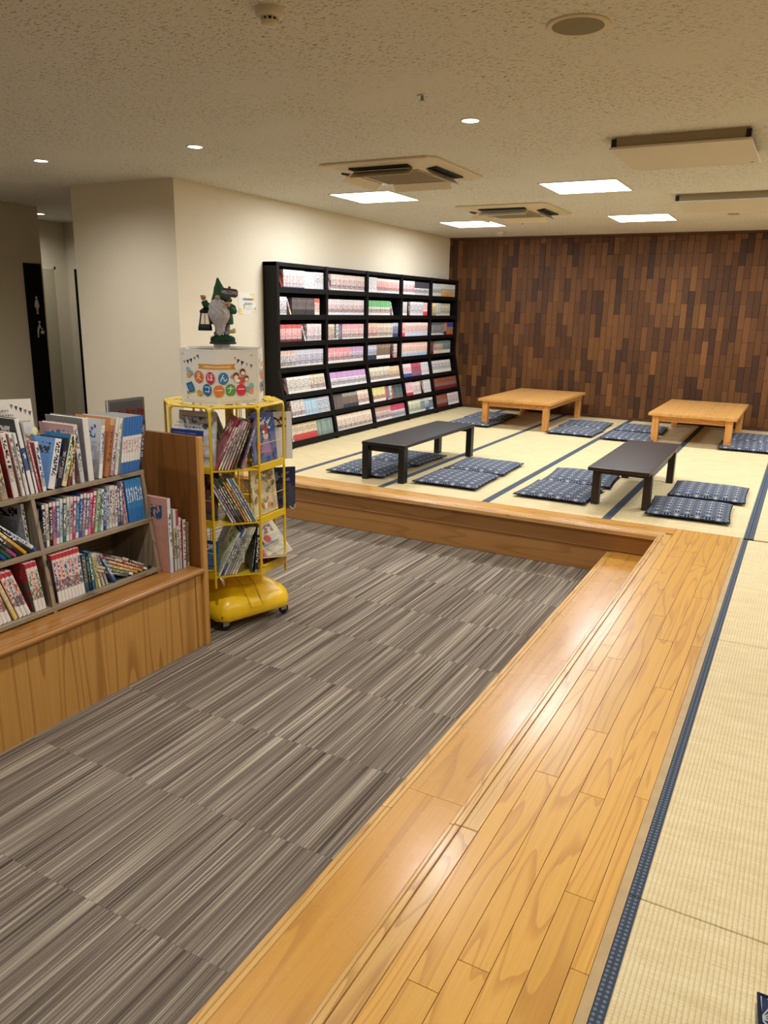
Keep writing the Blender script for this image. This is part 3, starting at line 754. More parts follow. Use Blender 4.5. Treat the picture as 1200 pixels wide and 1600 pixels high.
# series: (share of bay, base, lettering, foot band, head band, foot height, head height, picture, words)
Wt, Cr, Bg = (238, 234, 228), (234, 222, 200), (214, 200, 178)
def sr(fr, c1, c2, c3, c4, lo=.12, hi=.0, pic=.8, d='white'): return (fr, c1, c2, c3, c4, lo, hi, pic, d)
LEAN = 'lean'; GAP = 'gap'
BAYS = {
 (0, 0): [(LEAN, (150, 40, 36)), sr(.44, (244, 226, 222), (226, 120, 116), (48, 92, 158), Wt, .10, .1, .7, 'white and pink blue-footed'), sr(.22, Wt, (180, 186, 196), Wt, Wt, 0, 0, .1, 'plain white'), sr(.2, Wt, (70, 70, 86), (206, 206, 214), Wt, .3, 0, .5, 'white grey-footed')],
 (1, 0): [sr(.17, Wt, (60, 60, 66), Wt, Wt, .1, .15, .8, 'white black-printed'), (LEAN, (236, 200, 206)), sr(.5, (120, 112, 108), (40, 36, 34), (66, 60, 58), (88, 82, 80), .35, .12, .9, 'charcoal and silver'), sr(.12, (238, 196, 176), (190, 70, 60), Cr, (220, 110, 96), .2, .25, .4, 'peach and red')],
 (2, 0): [sr(.5, (244, 190, 182), (240, 120, 116), (130, 60, 60), (222, 96, 96), .18, .22, .6, 'rose pink red-headed'), (LEAN, (240, 234, 230)), sr(.34, (226, 224, 228), (226, 130, 120), (216, 214, 214), (240, 214, 204), .12, .1, .8, 'pale grey pink-headed')],
 (3, 0): [sr(.35, (228, 216, 204), (70, 96, 160), (232, 226, 206), (224, 190, 176), .14, .22, .9, 'beige blue-printed'), sr(.64, (214, 210, 224), (96, 90, 130), (232, 228, 222), (204, 204, 216), .18, .2, .8, 'lavender grey')],
 (4, 0): [(LEAN, (120, 60, 50)), sr(.5, (232, 224, 214), (150, 110, 100), (234, 228, 218), (236, 230, 222), .2, .1, .5, 'off-white')] + [sr(.36, (226, 214, 192), (120, 50, 40), (236, 230, 222), (214, 200, 170), .2, .1, .95, 'beige dark-printed')],
 (5, 0): [(LEAN, (110, 60, 50)), sr(.3, (238, 232, 226), (170, 70, 66), Wt, Wt, .14, 0, .95, 'white red-printed'), sr(.28, (150, 190, 222), (226, 236, 242), (196, 216, 230), (140, 180, 214), .14, .1, .4, 'sky blue'), sr(.3, (196, 206, 220), (90, 100, 130), (210, 214, 220), (190, 170, 190), .1, .1, .5, 'grey blue')],
 (6, 0): [sr(.07, Wt, (90, 90, 90), Wt, Wt, .1, 0, .8, 'white'), sr(.53, (222, 202, 156), (110, 60, 40), (196, 78, 76), (212, 192, 146), .42, .1, .3, 'yellow red-footed'), sr(.38, (128, 148, 140), (190, 204, 196), (120, 140, 132), (134, 152, 146), .1, .1, .2, 'grey green')],
 (0, 1): [(LEAN, (230, 180, 184)), sr(.9, (232, 216, 208), (210, 110, 104), Wt, (230, 204, 196), .16, .2, .95, '')], (1, 1): [sr(1, (224, 214, 214), (200, 110, 110), (232, 232, 236), (218, 208, 210), .2, .25, .95, '')],
 (2, 1): [sr(.2, Bg, (140, 70, 60), Cr, Cr, .1, .1, .8, ''), sr(.05, (40, 44, 54), Wt, Wt, (50, 60, 80)), sr(.06, Wt, (60, 60, 80), Wt, Wt), sr(.08, (96, 70, 120), Wt, (130, 110, 150), (80, 60, 100)), sr(.6, (238, 206, 208), (214, 120, 130), Wt, (234, 176, 184), .16, .3, .9, '')],
 (3, 1): [sr(.62, (240, 188, 192), (216, 90, 106), Wt, (236, 160, 170), .22, .3, .95, ''), sr(.37, (222, 200, 220), (120, 80, 140), Wt, (206, 170, 206), .22, .3, .95, '')],
 (4, 1): [sr(1, (232, 226, 234), (150, 100, 160), Wt, (204, 160, 208), .2, .38, .95, '')], (5, 1): [sr(.27, (92, 84, 84), (160, 140, 130), (110, 90, 84), (74, 70, 72), .1, .1, .7, ''), sr(.4, (116, 120, 112), (150, 40, 44), (60, 70, 76), (150, 160, 150), .3, .2, .95, ''), sr(.32, (236, 214, 200), (190, 90, 70), Wt, (238, 224, 210), .2, .2, .9, '')],
 (6, 1): [sr(1, (240, 222, 208), (200, 130, 110), (236, 230, 224), (238, 218, 202), .12, .2, 1, '')],
 (0, 2): [sr(.28, Wt, (196, 190, 190), Wt, Wt, .1, 0, .1, ''), sr(.7, (240, 190, 188), (222, 90, 96), (224, 228, 236), (238, 214, 210), .2, .14, .95, '')],
 (1, 2): [sr(.72, (232, 228, 214), (150, 84, 60), Wt, (120, 184, 130), .2, .42, 1, ''), (LEAN, (236, 232, 228)), (GAP, .1)],
 (2, 2): [sr(.34, (236, 188, 170), (214, 100, 84), (232, 214, 206), (236, 196, 180), .16, .2, .95, ''), sr(.46, (224, 214, 196), (180, 120, 96), (230, 224, 210), (228, 206, 180), .16, .2, .95, ''), sr(.18, (150, 160, 190), (90, 100, 140), (66, 78, 120), (190, 196, 214), .3, .2, .8, '')],
 (3, 2): [sr(.32, (204, 202, 222), (130, 126, 170), (60, 66, 90), (206, 206, 220), .35, .2, .7, ''), sr(.42, (150, 128, 108), (90, 70, 56), Wt, (160, 140, 120), .28, .2, .8, ''), (LEAN, (110, 50, 46)), sr(.12, Wt, (190, 60, 70), (220, 150, 160), Wt, .2)],
 (4, 2): [sr(.66, (228, 216, 190), (170, 140, 100), Wt, (226, 220, 200), .2, .2, .95, ''), sr(.33, (230, 206, 160), (200, 80, 60), Wt, (224, 200, 160), .2, .25, .9, '')],
 (5, 2): [sr(.42, (230, 208, 130), (180, 60, 56), Wt, (226, 214, 150), .22, .4, .95, ''), sr(.06, (226, 120, 50), (60, 60, 120), (70, 80, 150), (230, 200, 100)), sr(.06, (80, 90, 150), Wt, Wt, Wt), sr(.07, Wt, (50, 60, 90), (220, 110, 60), Wt), sr(.05, (230, 130, 60), (40, 40, 50), (60, 60, 70), (230, 140, 60)), sr(.32, (70, 84, 88), (140, 150, 150), (120, 110, 110), (60, 76, 84), .2, .2, .9, '')],
 (6, 2): [sr(.52, (212, 196, 190), (150, 60, 60), (226, 222, 218), (190, 150, 140), .2, .3, 1, ''), sr(.46, (226, 216, 220), (60, 70, 90), (190, 190, 196), (196, 80, 110), .18, .42, 1, '')],
 (0, 3): [sr(.45, (242, 200, 196), (226, 130, 130), Wt, (244, 224, 218), .22, .2, .95, ''), sr(.53, (214, 210, 204), (40, 40, 44), (206, 200, 190), (70, 66, 72), .2, .45, .9, '')],
 (1, 3): [sr(.2, Wt, (60, 60, 66), Wt, Wt, .2, 0, .8, ''), (LEAN, (90, 40, 38)), sr(.46, (214, 220, 226), (140, 120, 130), (220, 220, 224), (222, 226, 228), .2, .1, .6, ''), sr(.16, (240, 206, 206), (226, 90, 96), (214, 66, 76), (242, 214, 212), .35, 0, .1, '')],
 (2, 3): [sr(.16, (236, 150, 160), (210, 60, 80), (216, 66, 86), (238, 190, 194), .3, .3, .2, ''), sr(.83, (242, 206, 196), (228, 120, 110), (196, 212, 234), (242, 216, 206), .26, .15, .4, '')],
 (3, 3): [sr(1, (244, 214, 200), (232, 150, 120), (176, 204, 224), (244, 206, 190), .26, .2, .3, '')],
 (4, 3): [sr(.34, (242, 204, 206), (220, 100, 110), (66, 96, 160), (238, 220, 220), .3, .2, .3, ''), sr(.36, (178, 96, 116), (130, 60, 90), (126, 96, 150), (200, 90, 110), .2, .2, .6, ''), sr(.28, (238, 232, 230), (170, 170, 180), Wt, Wt, .1, 0, .3, '')],
 (5, 3): [sr(.3, (240, 188, 194), (220, 90, 110), (206, 60, 84), (242, 200, 204), .26, .2, .1, ''), sr(.28, (240, 218, 214), (200, 150, 150), (226, 224, 220), (240, 220, 216), .2, .2, .6, ''), (LEAN, (120, 84, 74)), sr(.26, Wt, (170, 170, 176), Wt, Wt, .1, 0, .4, '')],
 (6, 3): [sr(.5, (224, 222, 196), (120, 140, 90), (210, 220, 200), (230, 228, 206), .2, .2, .9, ''), sr(.16, (90, 110, 120), Wt, (220, 226, 226), (190, 210, 210), .2, .2, .8, ''), sr(.16, (216, 224, 228), (60, 90, 110), (60, 100, 140), Wt, .3, .1, .9, ''), sr(.16, (60, 80, 90), Wt, (190, 200, 200), Wt, .2, .2, .8, '')],
 (0, 4): [sr(.4, (204, 204, 196), (70, 80, 90), (206, 200, 190), (190, 196, 200), .3, .3, .9, ''), sr(.58, (196, 190, 160), (90, 80, 70), (206, 150, 90), (200, 200, 190), .4, .3, .6, '')],
 (1, 4): [sr(.22, (226, 200, 120), (200, 60, 60), (150, 170, 90), (236, 220, 170), .3, .2, .6, ''), sr(.18, (220, 222, 226), (120, 120, 140), Wt, Wt), sr(.4, (216, 206, 180), (90, 76, 60), (220, 210, 186), (190, 176, 150), .2, .2, .8, ''), (GAP, .16)],
 (2, 4): [sr(.5, (160, 160, 156), (40, 44, 50), (206, 206, 204), (90, 96, 100), .2, .2, 1, ''), sr(.1, (60, 60, 66), Wt, Wt, (200, 200, 200)), sr(.12, (190, 60, 60), (240, 220, 200), (60, 50, 60), (230, 200, 180), .3), sr(.26, (90, 70, 100), (230, 200, 100), (200, 90, 50), (60, 70, 130), .3, .3, 1, '')],
 (3, 4): [sr(.1, (220, 120, 90), (90, 30, 30), (120, 40, 40), (226, 180, 150)), (LEAN, (130, 30, 34)), sr(.34, (190, 170, 150), (170, 70, 60), (216, 206, 190), (110, 130, 110), .3, .2, .8, ''), sr(.34, (140, 156, 150), (60, 90, 110), (224, 220, 200), (100, 120, 130), .3, .2, .9, '')],
 (4, 4): [sr(.82, (214, 208, 202), (100, 90, 90), (222, 218, 212), (208, 204, 196), .3, .15, .7, ''), (GAP, .15)],
 (5, 4): [sr(1, (130, 72, 52), (196, 150, 120), (116, 38, 42), (140, 82, 58), .34, .3, .9, '')],
 (6, 4): [sr(.52, (140, 80, 56), (200, 180, 160), (128, 38, 44), (150, 92, 66), .3, .3, .9, ''), sr(.46, (236, 220, 216), (180, 90, 90), (232, 228, 224), (238, 224, 220), .2, .1, .6, '')],
}
def comic(m, t, h, d, cc, M=None):
    """closed comic: spine at x=0, thickness along y, height z"""
    v = [(-d, 0, 0), (0, 0, 0), (0, t, 0), (-d, t, 0), (-d, 0, h), (0, 0, h), (0, t, h), (-d, t, h)]
    f = [(1, 2, 6, 5), (0, 1, 5, 4), (2, 3, 7, 6), (0, 3, 2, 1), (4, 5, 6, 7), (3, 0, 4, 7)]
    uv = [[(0, 0), (1, 0), (1, 1), (0, 1)]]*3 + [[(.5, .5)]*4]*3
    return m.add(v, f, [0, 1, 1, 2, 2, 2], M, uv, cc)
def cdict(c1, c2, c3, c4, lo, hi, pic, seed): return {'c1': S(c1), 'c2': S(c2), 'c3': S(c3), 'c4': S(c4), 'par': (seed, lo, hi, pic)}
def jit(c, r, k=7): return tuple(min(250, max(4, x + r.uniform(-k, k))) for x in c)
BOOKM = [M_SPINE, M_COVER, M_PAGES]
restc = MB(); rr = random.Random(5); ncom = 0
ROWN = ['top', 'second', 'third', 'fourth', 'fifth', 'sixth', 'bottom']
for (r_, c_), spec in sorted(BAYS.items(), key=lambda q: (q[0][1], q[0][0])):
    z, sl = rows[r_]; Mr = rowM(z, sl)
    y = SH_Y0 + c_*BW + .047; yend = SH_Y0 + (c_+1)*BW - .002; W_ = yend-y
    for s in spec:
        if s[0] == GAP: y += s[1]*W_; continue
        if s[0] == LEAN:
            t = .018; th = math.radians(-24 if y < (SH_Y0 + c_*BW + .2) or True else 24)
            cc = cdict(s[1], (60, 30, 30), jit(s[1], rr, 30), (230, 220, 214), .3, 0, .6, rr.random())
            need = .172*math.sin(-th) + t
            Ml = Mr @ Matrix.Translation((-.004, y+need-t, .001)) @ Matrix.Rotation(-th, 4, 'X')
            if c_ == 0:
                m = MB(); comic(m, t, .168, .105, cc); o = m.build('comic_book', BOOKM)
                o.matrix_world = Ml; tag(o, 'comic leaning over a gap in the ' + ROWN[r_] + ' row of the nearest shelf bay', 'book', 'comics in the nearest bay')
            else: comic(restc, t, .168, .105, cc, Ml)
            y += need + .008; continue
        fr, c1, c2, c3, c4, lo, hi, pic, dsc = s
        if sum(c1) > 500: c1 = tuple(x*.68 + 242*.32 for x in c1)
        if sum(c2) > 300: c2 = tuple(x*.8 for x in c2)
        t0 = .0182; n = max(1, int(round(fr*W_/t0))); n = min(n, int((yend-y)/t0))
        proto = None; h = rr.uniform(.170, .178)
        var = [cdict(jit(c1, rr), jit(c2, rr, 16), jit(c3, rr), jit(c4, rr), lo, hi, pic, rr.random()) for _ in range(6)]
        mes = None
        for k in range(n):
            t = t0-.0015
            dx = rr.uniform(-.003, .001); dz = 0.0005
            Mb = Mr @ Matrix.Translation((dx, y, dz))
            if c_ == 0:
                if mes is None:
                    mes = []
                    for q in var:
                        m = MB(); comic(m, t, h, .112, q); mes.append(m.mesh('comic_book', BOOKM))
                o = obj('comic_book', mes[k % 6]); o.matrix_world = Mb; ncom += 1
                tag(o, dsc + ' comic within its set, ' + ROWN[r_] + ' row, nearest bay of black shelf', 'book', 'comics in the nearest bay')
            else: comic(restc, t, h*rr.uniform(.985, 1.0), .112, var[k % 6], Mb)
            y += t0
o = restc.build('comic_books', BOOKM); tag(o, 'rows of closely packed comics in the four further shelf bays', 'books', kind='stuff')
# flyer on the cream wall
o = empty('wall_flyer', (WALL_X, 5.965, 1.715)); tag(o, 'small white and yellow flyer pinned to the cream wall', 'flyer')
MB().box((.0005, -.132, -.10), (.002, .132, .10)).build('sheet', M_PAPERW, o)
p = Print(); yl = S((240, 214, 140)); dk = S((60, 60, 66))
for k in range(6):
    a = .02+.016*k; p.poly([(a, .095), (a+.008, .095), (.125, .095-(.105-a)), (.125, .087-(.105-a))], yl)
p.poly([(-.125, .03), (-.07, .095), (-.085, .095), (-.125, .05)], S((244, 226, 170))); p.poly([(-.125, -.095), (-.06, -.095), (-.09, -.05), (-.125, -.04)], yl)
for k in range(5): a = .05+.016*k; p.poly([(a, -.095), (a+.007, -.095), (.125, -.095+(.118-a)), (.125, -.087+(.118-a))], yl)
p.strokes(-.07, .07, .028, .024, dk, 3, 1); p.strokes(-.05, .055, -.012, .022, dk, 4, 1); p.strokes(-.05, .04, -.038, .009, S((120, 120, 130)), 5); p.strokes(-.05, .05, -.055, .009, S((120, 120, 130)), 6)
for a, b in ((-.09, -.018), (-.085, -.04), (.078, -.045)): p.ell(a, b, .007, .009, S((70, 96, 60)))
p.build('printed_design', o, frame((.002, 0, 0), (0, 1, 0), (0, 0, 1)))
# ================================================================== books
def book(name, t, h, d, cc, M, label, group='picture books', cat='book', cover=None, hard=True):
    """cover (two boards and spine) with the page block as a part"""
    cv = dict(cc)
    if cover: cv['c1'] = S(cover)
    cv['par'] = (cc['par'][0], 0, 0, cc['par'][3])
    b = min(.0022, t*.16); m = MB()
    def slab(lo, hi, ms, sp):
        x0, y0, z0 = lo; x1, y1, z1 = hi
        v = [(x0, y0, z0), (x1, y0, z0), (x1, y1, z0), (x0, y1, z0), (x0, y0, z1), (x1, y0, z1), (x1, y1, z1), (x0, y1, z1)]
        f = [(1, 2, 6, 5), (1, 0, 4, 5), (2, 3, 7, 6), (0, 3, 2, 1), (4, 5, 6, 7), (3, 0, 4, 7)]
        U = [(0, 0), (1, 0), (1, 1), (0, 1)]
        m.add(v, f, [0, 1, 1, 1, 1, 1] if sp else [1]*6, None, [U, [(1, 0), (0, 0), (0, 1), (1, 1)], U] + [[(.5, .03)]*4]*3, cc if sp else cv)
    e = min(.0022, t*.2); q_ = t*.2
    ys_ = [(0, -e), (q_, 0), (t-q_, 0), (t, -e)]
    v = [(x_, y_, z_) for z_ in (0, h) for y_, x_ in ys_] + [(-e-b, y_, z_) for z_ in (0, h) for y_ in (0, t)]
    fs = [(i, i+1, i+5, i+4) for i in range(3)]
    us = [[(ys_[i][0]/t, 0), (ys_[i+1][0]/t, 0), (ys_[i+1][0]/t, 1), (ys_[i][0]/t, 1)] for i in range(3)]
    m.add(v, fs + [(0, 3, 9, 8), (3, 2, 1, 0), (4, 5, 6, 7), (7, 4, 10, 11), (8, 0, 4, 10), (3, 9, 11, 7)], [0]*3 + [1]*6, None, us + [[(.5, .03)]*4]*6, cc)
    slab((-d, 0, 0), (-b, b, h), 0, False); slab((-d, t-b, 0), (-b, t, h), 0, False)
    o = m.build(name, [M_SPINE, M_COVER]); o.matrix_world = M
    MB().box((-d+.004, b, .0035), (-b, t-b, h-.0035)).build('pages', M_PAGES, o)
    tag(o, label, cat, group)
    return o
br = random.Random(21)
def bk(c1, c2=(60, 60, 70), c3=None, c4=None, lo=.0, hi=.0, pic=.3):
    return cdict(c1, c2, c3 or c1, c4 or c1, lo, hi, pic, br.random())
# ------------------------------------------------------------------ low timber counter
cab = empty('counter', (-2.53, 2.82, 0)); tag(cab, 'low light timber counter with a tall end panel carrying the grey bookshelf', 'counter')
CY0 = .9
MB().box((0, 0, 0), (.02, 2.74-CY0, .385)).build('front_panel', M_CAB, cab, loc=(-.02, CY0-2.82, 0))
MB().box((0, 0, 0), (.70, 2.78-CY0, .03)).build('counter_top', M_CAB_Y, cab, .006, loc=(-.69, CY0-2.82, .392), seg=3)
MB().tube([(0, 0, 0), (0, 2.79-CY0, 0)], .0165, 12).build('edge_moulding', M_CAB_Y, cab, loc=(.008, CY0-2.82, .404))
MB().box((0, 0, 0), (.018, .045, .385)).build('corner_post', M_CAB, cab, .003, loc=(-.014, -.078, 0))
MB().box((0, 0, 0), (.018, .022, .40)).build('corner_post', M_CAB, cab, .003, loc=(-.008, -.030, 0))
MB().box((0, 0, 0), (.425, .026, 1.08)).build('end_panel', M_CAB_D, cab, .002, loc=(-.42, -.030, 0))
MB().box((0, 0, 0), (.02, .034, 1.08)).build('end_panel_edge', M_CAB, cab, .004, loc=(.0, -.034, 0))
MB().box((0, 0, 0), (.02, 2.74-CY0, .385)).build('back_panel', M_CAB, cab, loc=(-.66, CY0-2.82, 0))
MB().box((-.64, CY0-2.82, .02), (-.03, CY0-2.80, .385)).build('end_board', M_CAB, cab)
MB().box((0, 0, 0), (.22, .23, .422)).build('rear_plinth', M_CAB, cab, loc=(-.69, -.04, 0))
# ------------------------------------------------------------------ grey shelf unit standing on the counter
SB = .422
unit = empty('book_rack', (-2.65, 2.63, SB)); tag(unit, 'grey woodgrain bookcase with sloping front standing on the timber counter', 'bookshelf')
UY0 = .95
def fx(z): return -2.645 - (z-.43)*.16
for y in (2.612, 2.008, 1.40, UY0):
    z1 = .905
    pf = [(-2.955, SB), (fx(SB), SB), (fx(z1), z1), (-2.955, z1)]
    v = [(px+2.65, y-2.63, pz-SB) for px, pz in pf] + [(px+2.65, y-2.63+.018, pz-SB) for px, pz in pf]
    MB().add(v, [(0, 1, 2, 3), (7, 6, 5, 4), (1, 0, 4, 5), (2, 1, 5, 6), (3, 2, 6, 7), (0, 3, 7, 4)]).build('upright', M_GREYWOOD_Z, unit, .001)
for z, tk in ((.448, .018), (.690, .018), (.922, .018)):
    x1 = fx(z)+.004; x0 = -2.955
    MB().box((0, 0, 0), (x1-x0, 2.632-UY0, tk)).build('shelf_board', M_GREYWOOD, unit, .001, loc=(x0+2.65, UY0-2.63, z-tk-SB))
MB().box((0, 0, 0), (.012, 2.630-UY0, .70)).build('back_board', M_GREYWOOD, unit, loc=(-2.967+2.65, UY0-2.63, .002))
MB().box((0, 0, 0), (.223, 3.02-UY0, .018)).build('rear_top_board', M_GREYWOOD, unit, .001, loc=(-3.19+2.65, UY0-2.63, .922-.018-SB))
MB().box((0, 0, 0), (.20, 3.0-UY0, .018)).build('rear_shelf_board', M_GREYWOOD, unit, .001, loc=(-3.18+2.65, UY0-2.63, .65-SB))
for y_ in (UY0, 2.0, 3.0): MB().box((0, 0, 0), (.20, .018, .922-.018-SB)).build('rear_upright', M_GREYWOOD_Z, unit, .001, loc=(-3.18+2.65, y_-2.63, 0))
def shelf_book(yc, x, z, t, h, d, tilt, cc, lab, grp, cover=None, yaw=0.0, name='picture_book'):
    """tilt > 0 leans away to the right (+y); yc is the centre of the foot"""
    th = math.radians(tilt)
    up = t*math.sin(th) if th > 0 else 0.0
    M = Matrix.Translation((x, yc, z+up+.0008)) @ Matrix.Rotation(-th, 4, 'X') @ Matrix.Rotation(yaw, 4, 'Z') @ Matrix.Translation((0, -t/2 if th >= 0 else -t/2, 0))
    if th < 0:
        M = Matrix.Translation((x, yc, z + t/2*math.sin(-th)*0 + .0008)) @ Matrix.Rotation(-th, 4, 'X') @ Matrix.Translation((0, -t/2, 0))
        M = Matrix.Translation((0, 0, t/2*math.sin(-th))) @ M
    else:
        M = Matrix.Translation((x, yc, z + t/2*math.sin(th) + .0008)) @ Matrix.Rotation(-th, 4, 'X') @ Matrix.Rotation(yaw, 4, 'Z') @ Matrix.Translation((0, -t/2, 0))
    return book(name, t, h, d, cc, M, lab, grp, cover=cover)
G1 = 'books standing on top of the grey bookcase'
TX = -2.735
top = [
 (1.905, .026, .205, .20, -7, bk((206, 196, 170), (110, 100, 80), (190, 160, 130), None, .1, 0, .7), None, 'beige patterned paperback at the left picture edge'),
 (1.955, .024, .268, .21, -7, bk((228, 220, 212), (60, 40, 44), (226, 222, 216), (200, 190, 186), .25, 0, .4), (176, 22, 38), 'large book with red cover of gold rings'),
 (1.990, .013, .262, .2, -8, bk(Wt, (90, 80, 84), Wt, None, .1, 0, .3), None, 'thin white book right of the red ringed one'),
 (2.010, .014, .262, .2, -8, bk((236, 234, 232), (30, 30, 36), Wt, (220, 220, 220), .2, .1, .2), None, 'white book with black lettering left of the blue-banded tall book'),
 (2.033, .018, .318, .21, -8, bk((46, 84, 150), (240, 244, 248), (240, 240, 240), (236, 236, 238), .32, .38, .2), (70, 72, 78), 'tallest white book with a blue band, dark cover'),
 (2.053, .011, .30, .2, -8, bk((190, 190, 186), (100, 100, 100), (240, 240, 240), (160, 166, 160), .3, .2, .3), (150, 152, 150), 'thin grey-spined book beside the blue-banded tall one'),
 (2.069, .010, .225, .19, -9, bk((204, 104, 116), (240, 210, 210), (196, 90, 100), None, .1, 0, .2), (188, 96, 104), 'thin rose pink paperback near the white notice'),
 (2.090, .018, .212, .17, -5.5, bk((240, 238, 230), (40, 60, 130), (232, 236, 240), None, .1, 0, .6), (200, 150, 160), 'white paperback with blue letters and pink cover foot'),
 (2.122, .032, .215, .15, 16, bk((240, 240, 242), (60, 60, 70), (236, 238, 240), None, .1, 0, .1), (110, 160, 216), 'white book with sky blue cover leaning right'),
 (2.157, .018, .215, .16, 18, bk((40, 42, 48), (190, 180, 190), (30, 30, 36), (36, 36, 40), .2, .2, .9), (40, 44, 52), 'black and grey book leaning right between white and blue ones'),
 (2.187, .024, .225, .17, 18.5, bk((240, 226, 170), (40, 110, 150), (230, 220, 180), None, .1, 0, .6), (24, 104, 150), 'teal blue book leaning right with cream lettering'),
 (2.212, .012, .205, .16, 17, bk((226, 200, 90), (30, 26, 26), (150, 60, 40), None, .2, 0, .5), (60, 40, 40), 'yellow and black spined book leaning right'),
 (2.238, .013, .212, .17, 4, bk((238, 230, 232), (150, 40, 50), (230, 220, 226), None, .1, 0, .7), (200, 190, 196), 'narrow white and red book before the big pink cover'),
 (2.287, .022, .258, .22, -4, bk((222, 214, 212), (80, 110, 150), (200, 206, 214), None, .2, 0, .5), (206, 168, 172), 'large dusty pink picture book with pale spine'),
 (2.335, .030, .282, .24, -2, bk((232, 230, 222), (226, 226, 220), (228, 226, 218), None, .1, 0, 0), (138, 140, 142), 'thick worn white-spined album with grey cover'),
 (2.385, .020, .266, .23, 9, bk((240, 238, 234), (50, 96, 170), (240, 240, 238), (190, 190, 170), .25, .1, .4), (206, 206, 208), 'white book with big blue and orange spine letters'),
 (2.420, .026, .268, .23, 13, bk((184, 120, 70), (120, 70, 40), (180, 116, 70), (206, 170, 130), .1, .12, .2), (196, 130, 76), 'orange brown picture book leaning right'),
 (2.450, .020, .268, .22, 13, bk((232, 214, 216), (50, 50, 60), (196, 130, 140), (226, 224, 222), .1, .2, .6), (206, 200, 200), 'pale pink spined book with dark characters'),
 (2.476, .018, .262, .22, 12, bk((234, 232, 226), (150, 170, 150), (226, 230, 226), None, .1, 0, .3), (216, 214, 210), 'off-white book left of the blue and white set'),
]
for i, (y, t, h, d, ti, cc, cv, lab) in enumerate(top):
    shelf_book(y, TX, .922, t, h, d, ti, cc, lab + ', top of grey bookcase', G1, cv)
for k in range(7):
    shelf_book(2.506+.0168*k, TX+.004, .922, .0155, .262, .2, 10, bk((236, 234, 228), (200, 150, 160), (60, 116, 186), (58, 116, 190), .2, .34, .0), NUM[k+1] + ' from left of seven thin blue and white volumes atop the grey bookcase', 'blue and white volumes on the bookcase', (176, 178, 176))
shelf_book(2.632, TX-.004, .922, .018, .232, .18, 9.5, bk((30, 34, 62), (200, 200, 210), (34, 36, 60), None, .1, 0, .2), 'dark navy book at the right end of the grey bookcase top', G1, (28, 32, 58))
o = book('picture_book', .02, .295, .245, bk((224, 216, 216), (170, 40, 60), (226, 220, 220), None, .1, .0, .5), Matrix.Translation((-3.05, 2.985, .9235)) @ Matrix.Rotation(math.radians(90), 4, 'Z'), 'grey book with red title on its cover standing behind the bookcase top', G1, cover=(120, 122, 124))
p = Print(); rd = S((150, 30, 52)); rdd = S((96, 98, 102))
p.rect(-.11, .17, .11, .283, rdd); p.strokes(-.10, .10, .20, .05, rd, 12, 1)
p.build('cover_title', o, Matrix.Translation((-.125, -.0004, 0)) @ frame((0, 0, 0), (1, 0, 0), (0, 0, 1)))
# white notice
o = empty('paper_notice', (-2.90, 2.08, .922)); tag(o, 'white card notice with bunting propped on the grey bookcase top', 'notice')
Mn = Matrix.Translation((0, 0, .0)) @ Matrix.Rotation(math.radians(-8), 4, 'Y') @ Matrix.Rotation(math.radians(-3), 4, 'X')
MB().box((-.0015, -.24, .19), (.0015, .125, .372), 0, Mn).build('card', M_PAPERW, o)
MB().box((-.004, -.05, .0), (-.0016, .03, .20), 0, Mn).build('easel_leg', M_PAPERW, o)
p = Print(); gk = S((64, 62, 66))
for k, c in enumerate(((120, 112, 106), (50, 50, 56), (40, 40, 46), (150, 110, 90), (86, 84, 86))):
    a = .02+.021*k; b = .352-.008*k; p.poly([(a, b), (a+.015, b-.003), (a+.006, b-.022)], S(c))
p.strokes(-.16, .005, .318, .013, gk, 31, 1); p.strokes(-.16, .015, .298, .013, gk, 32, 1); p.strokes(.04, .085, .272, .008, gk, 33, 1)
p.ell(.07, .243, .013, .011, S((206, 200, 222))); p.ell(.1, .232, .016, .018, S((238, 228, 176))); p.ell(.099, .235, .010, .011, S((246, 240, 208))); p.ell(.066, .208, .003, .004, gk)
p.build('printed_design', o, Mn @ frame((.0016, 0, 0), (0, 1, 0), (0, 0, 1)))
# middle row, right compartment
G2 = 'paperbacks in the middle row of the grey bookcase'
mid = [((40, 44, 70), 'dark navy'), ((232, 224, 210), 'cream'), ((28, 26, 30), 'black'), ((222, 130, 150), 'pink'), ((66, 110, 180), 'blue'), ((206, 220, 226), 'pale blue'), ((46, 116, 110), 'teal green'), ((226, 218, 206), 'ivory'), ((216, 206, 200), 'pale beige'), ((196, 60, 130), 'magenta'),
       ((96, 166, 206), 'sky blue'), ((52, 90, 166), 'royal blue'), ((150, 120, 140), 'mauve'), ((110, 116, 150), 'slate blue'), ((222, 140, 170), 'light pink'), ((196, 50, 84), 'crimson')]
y = 2.046
for i, (c, nm) in enumerate(mid):
    ti = 3 + i*.5; t = .0148
    dark = sum(c) < 420
    shelf_book(y, -2.71, .690, t, .188*br.uniform(.97, 1.02), .125, ti, bk(c, (238, 236, 230) if dark else (60, 70, 120), (236, 232, 228) if i % 3 == 1 else c, (236, 226, 220), .14, .1, .55), '%s paperback, %s from the left upright in the bookcase middle row' % (nm, NUM[i+1]), G2)
    y += t/math.cos(math.radians(ti)) + .0016
mid2 = [((196, 216, 186), 'pale green', 12, .185), ((120, 170, 130), 'leaf green', 11, .17), ((226, 232, 236), 'white', 7, .19), ((38, 70, 140), 'deep blue', 5, .185), ((190, 206, 226), 'light blue', 5, .17), ((232, 226, 222), 'white', 5, .195), ((226, 214, 206), 'ivory', 4, .195), ((230, 226, 224), 'white', 4, .19), ((92, 60, 130), 'purple', 2, .19), ((34, 110, 100), 'dark green', 1, .19), ((226, 150, 170), 'pink', -1, .195)]
y += .004
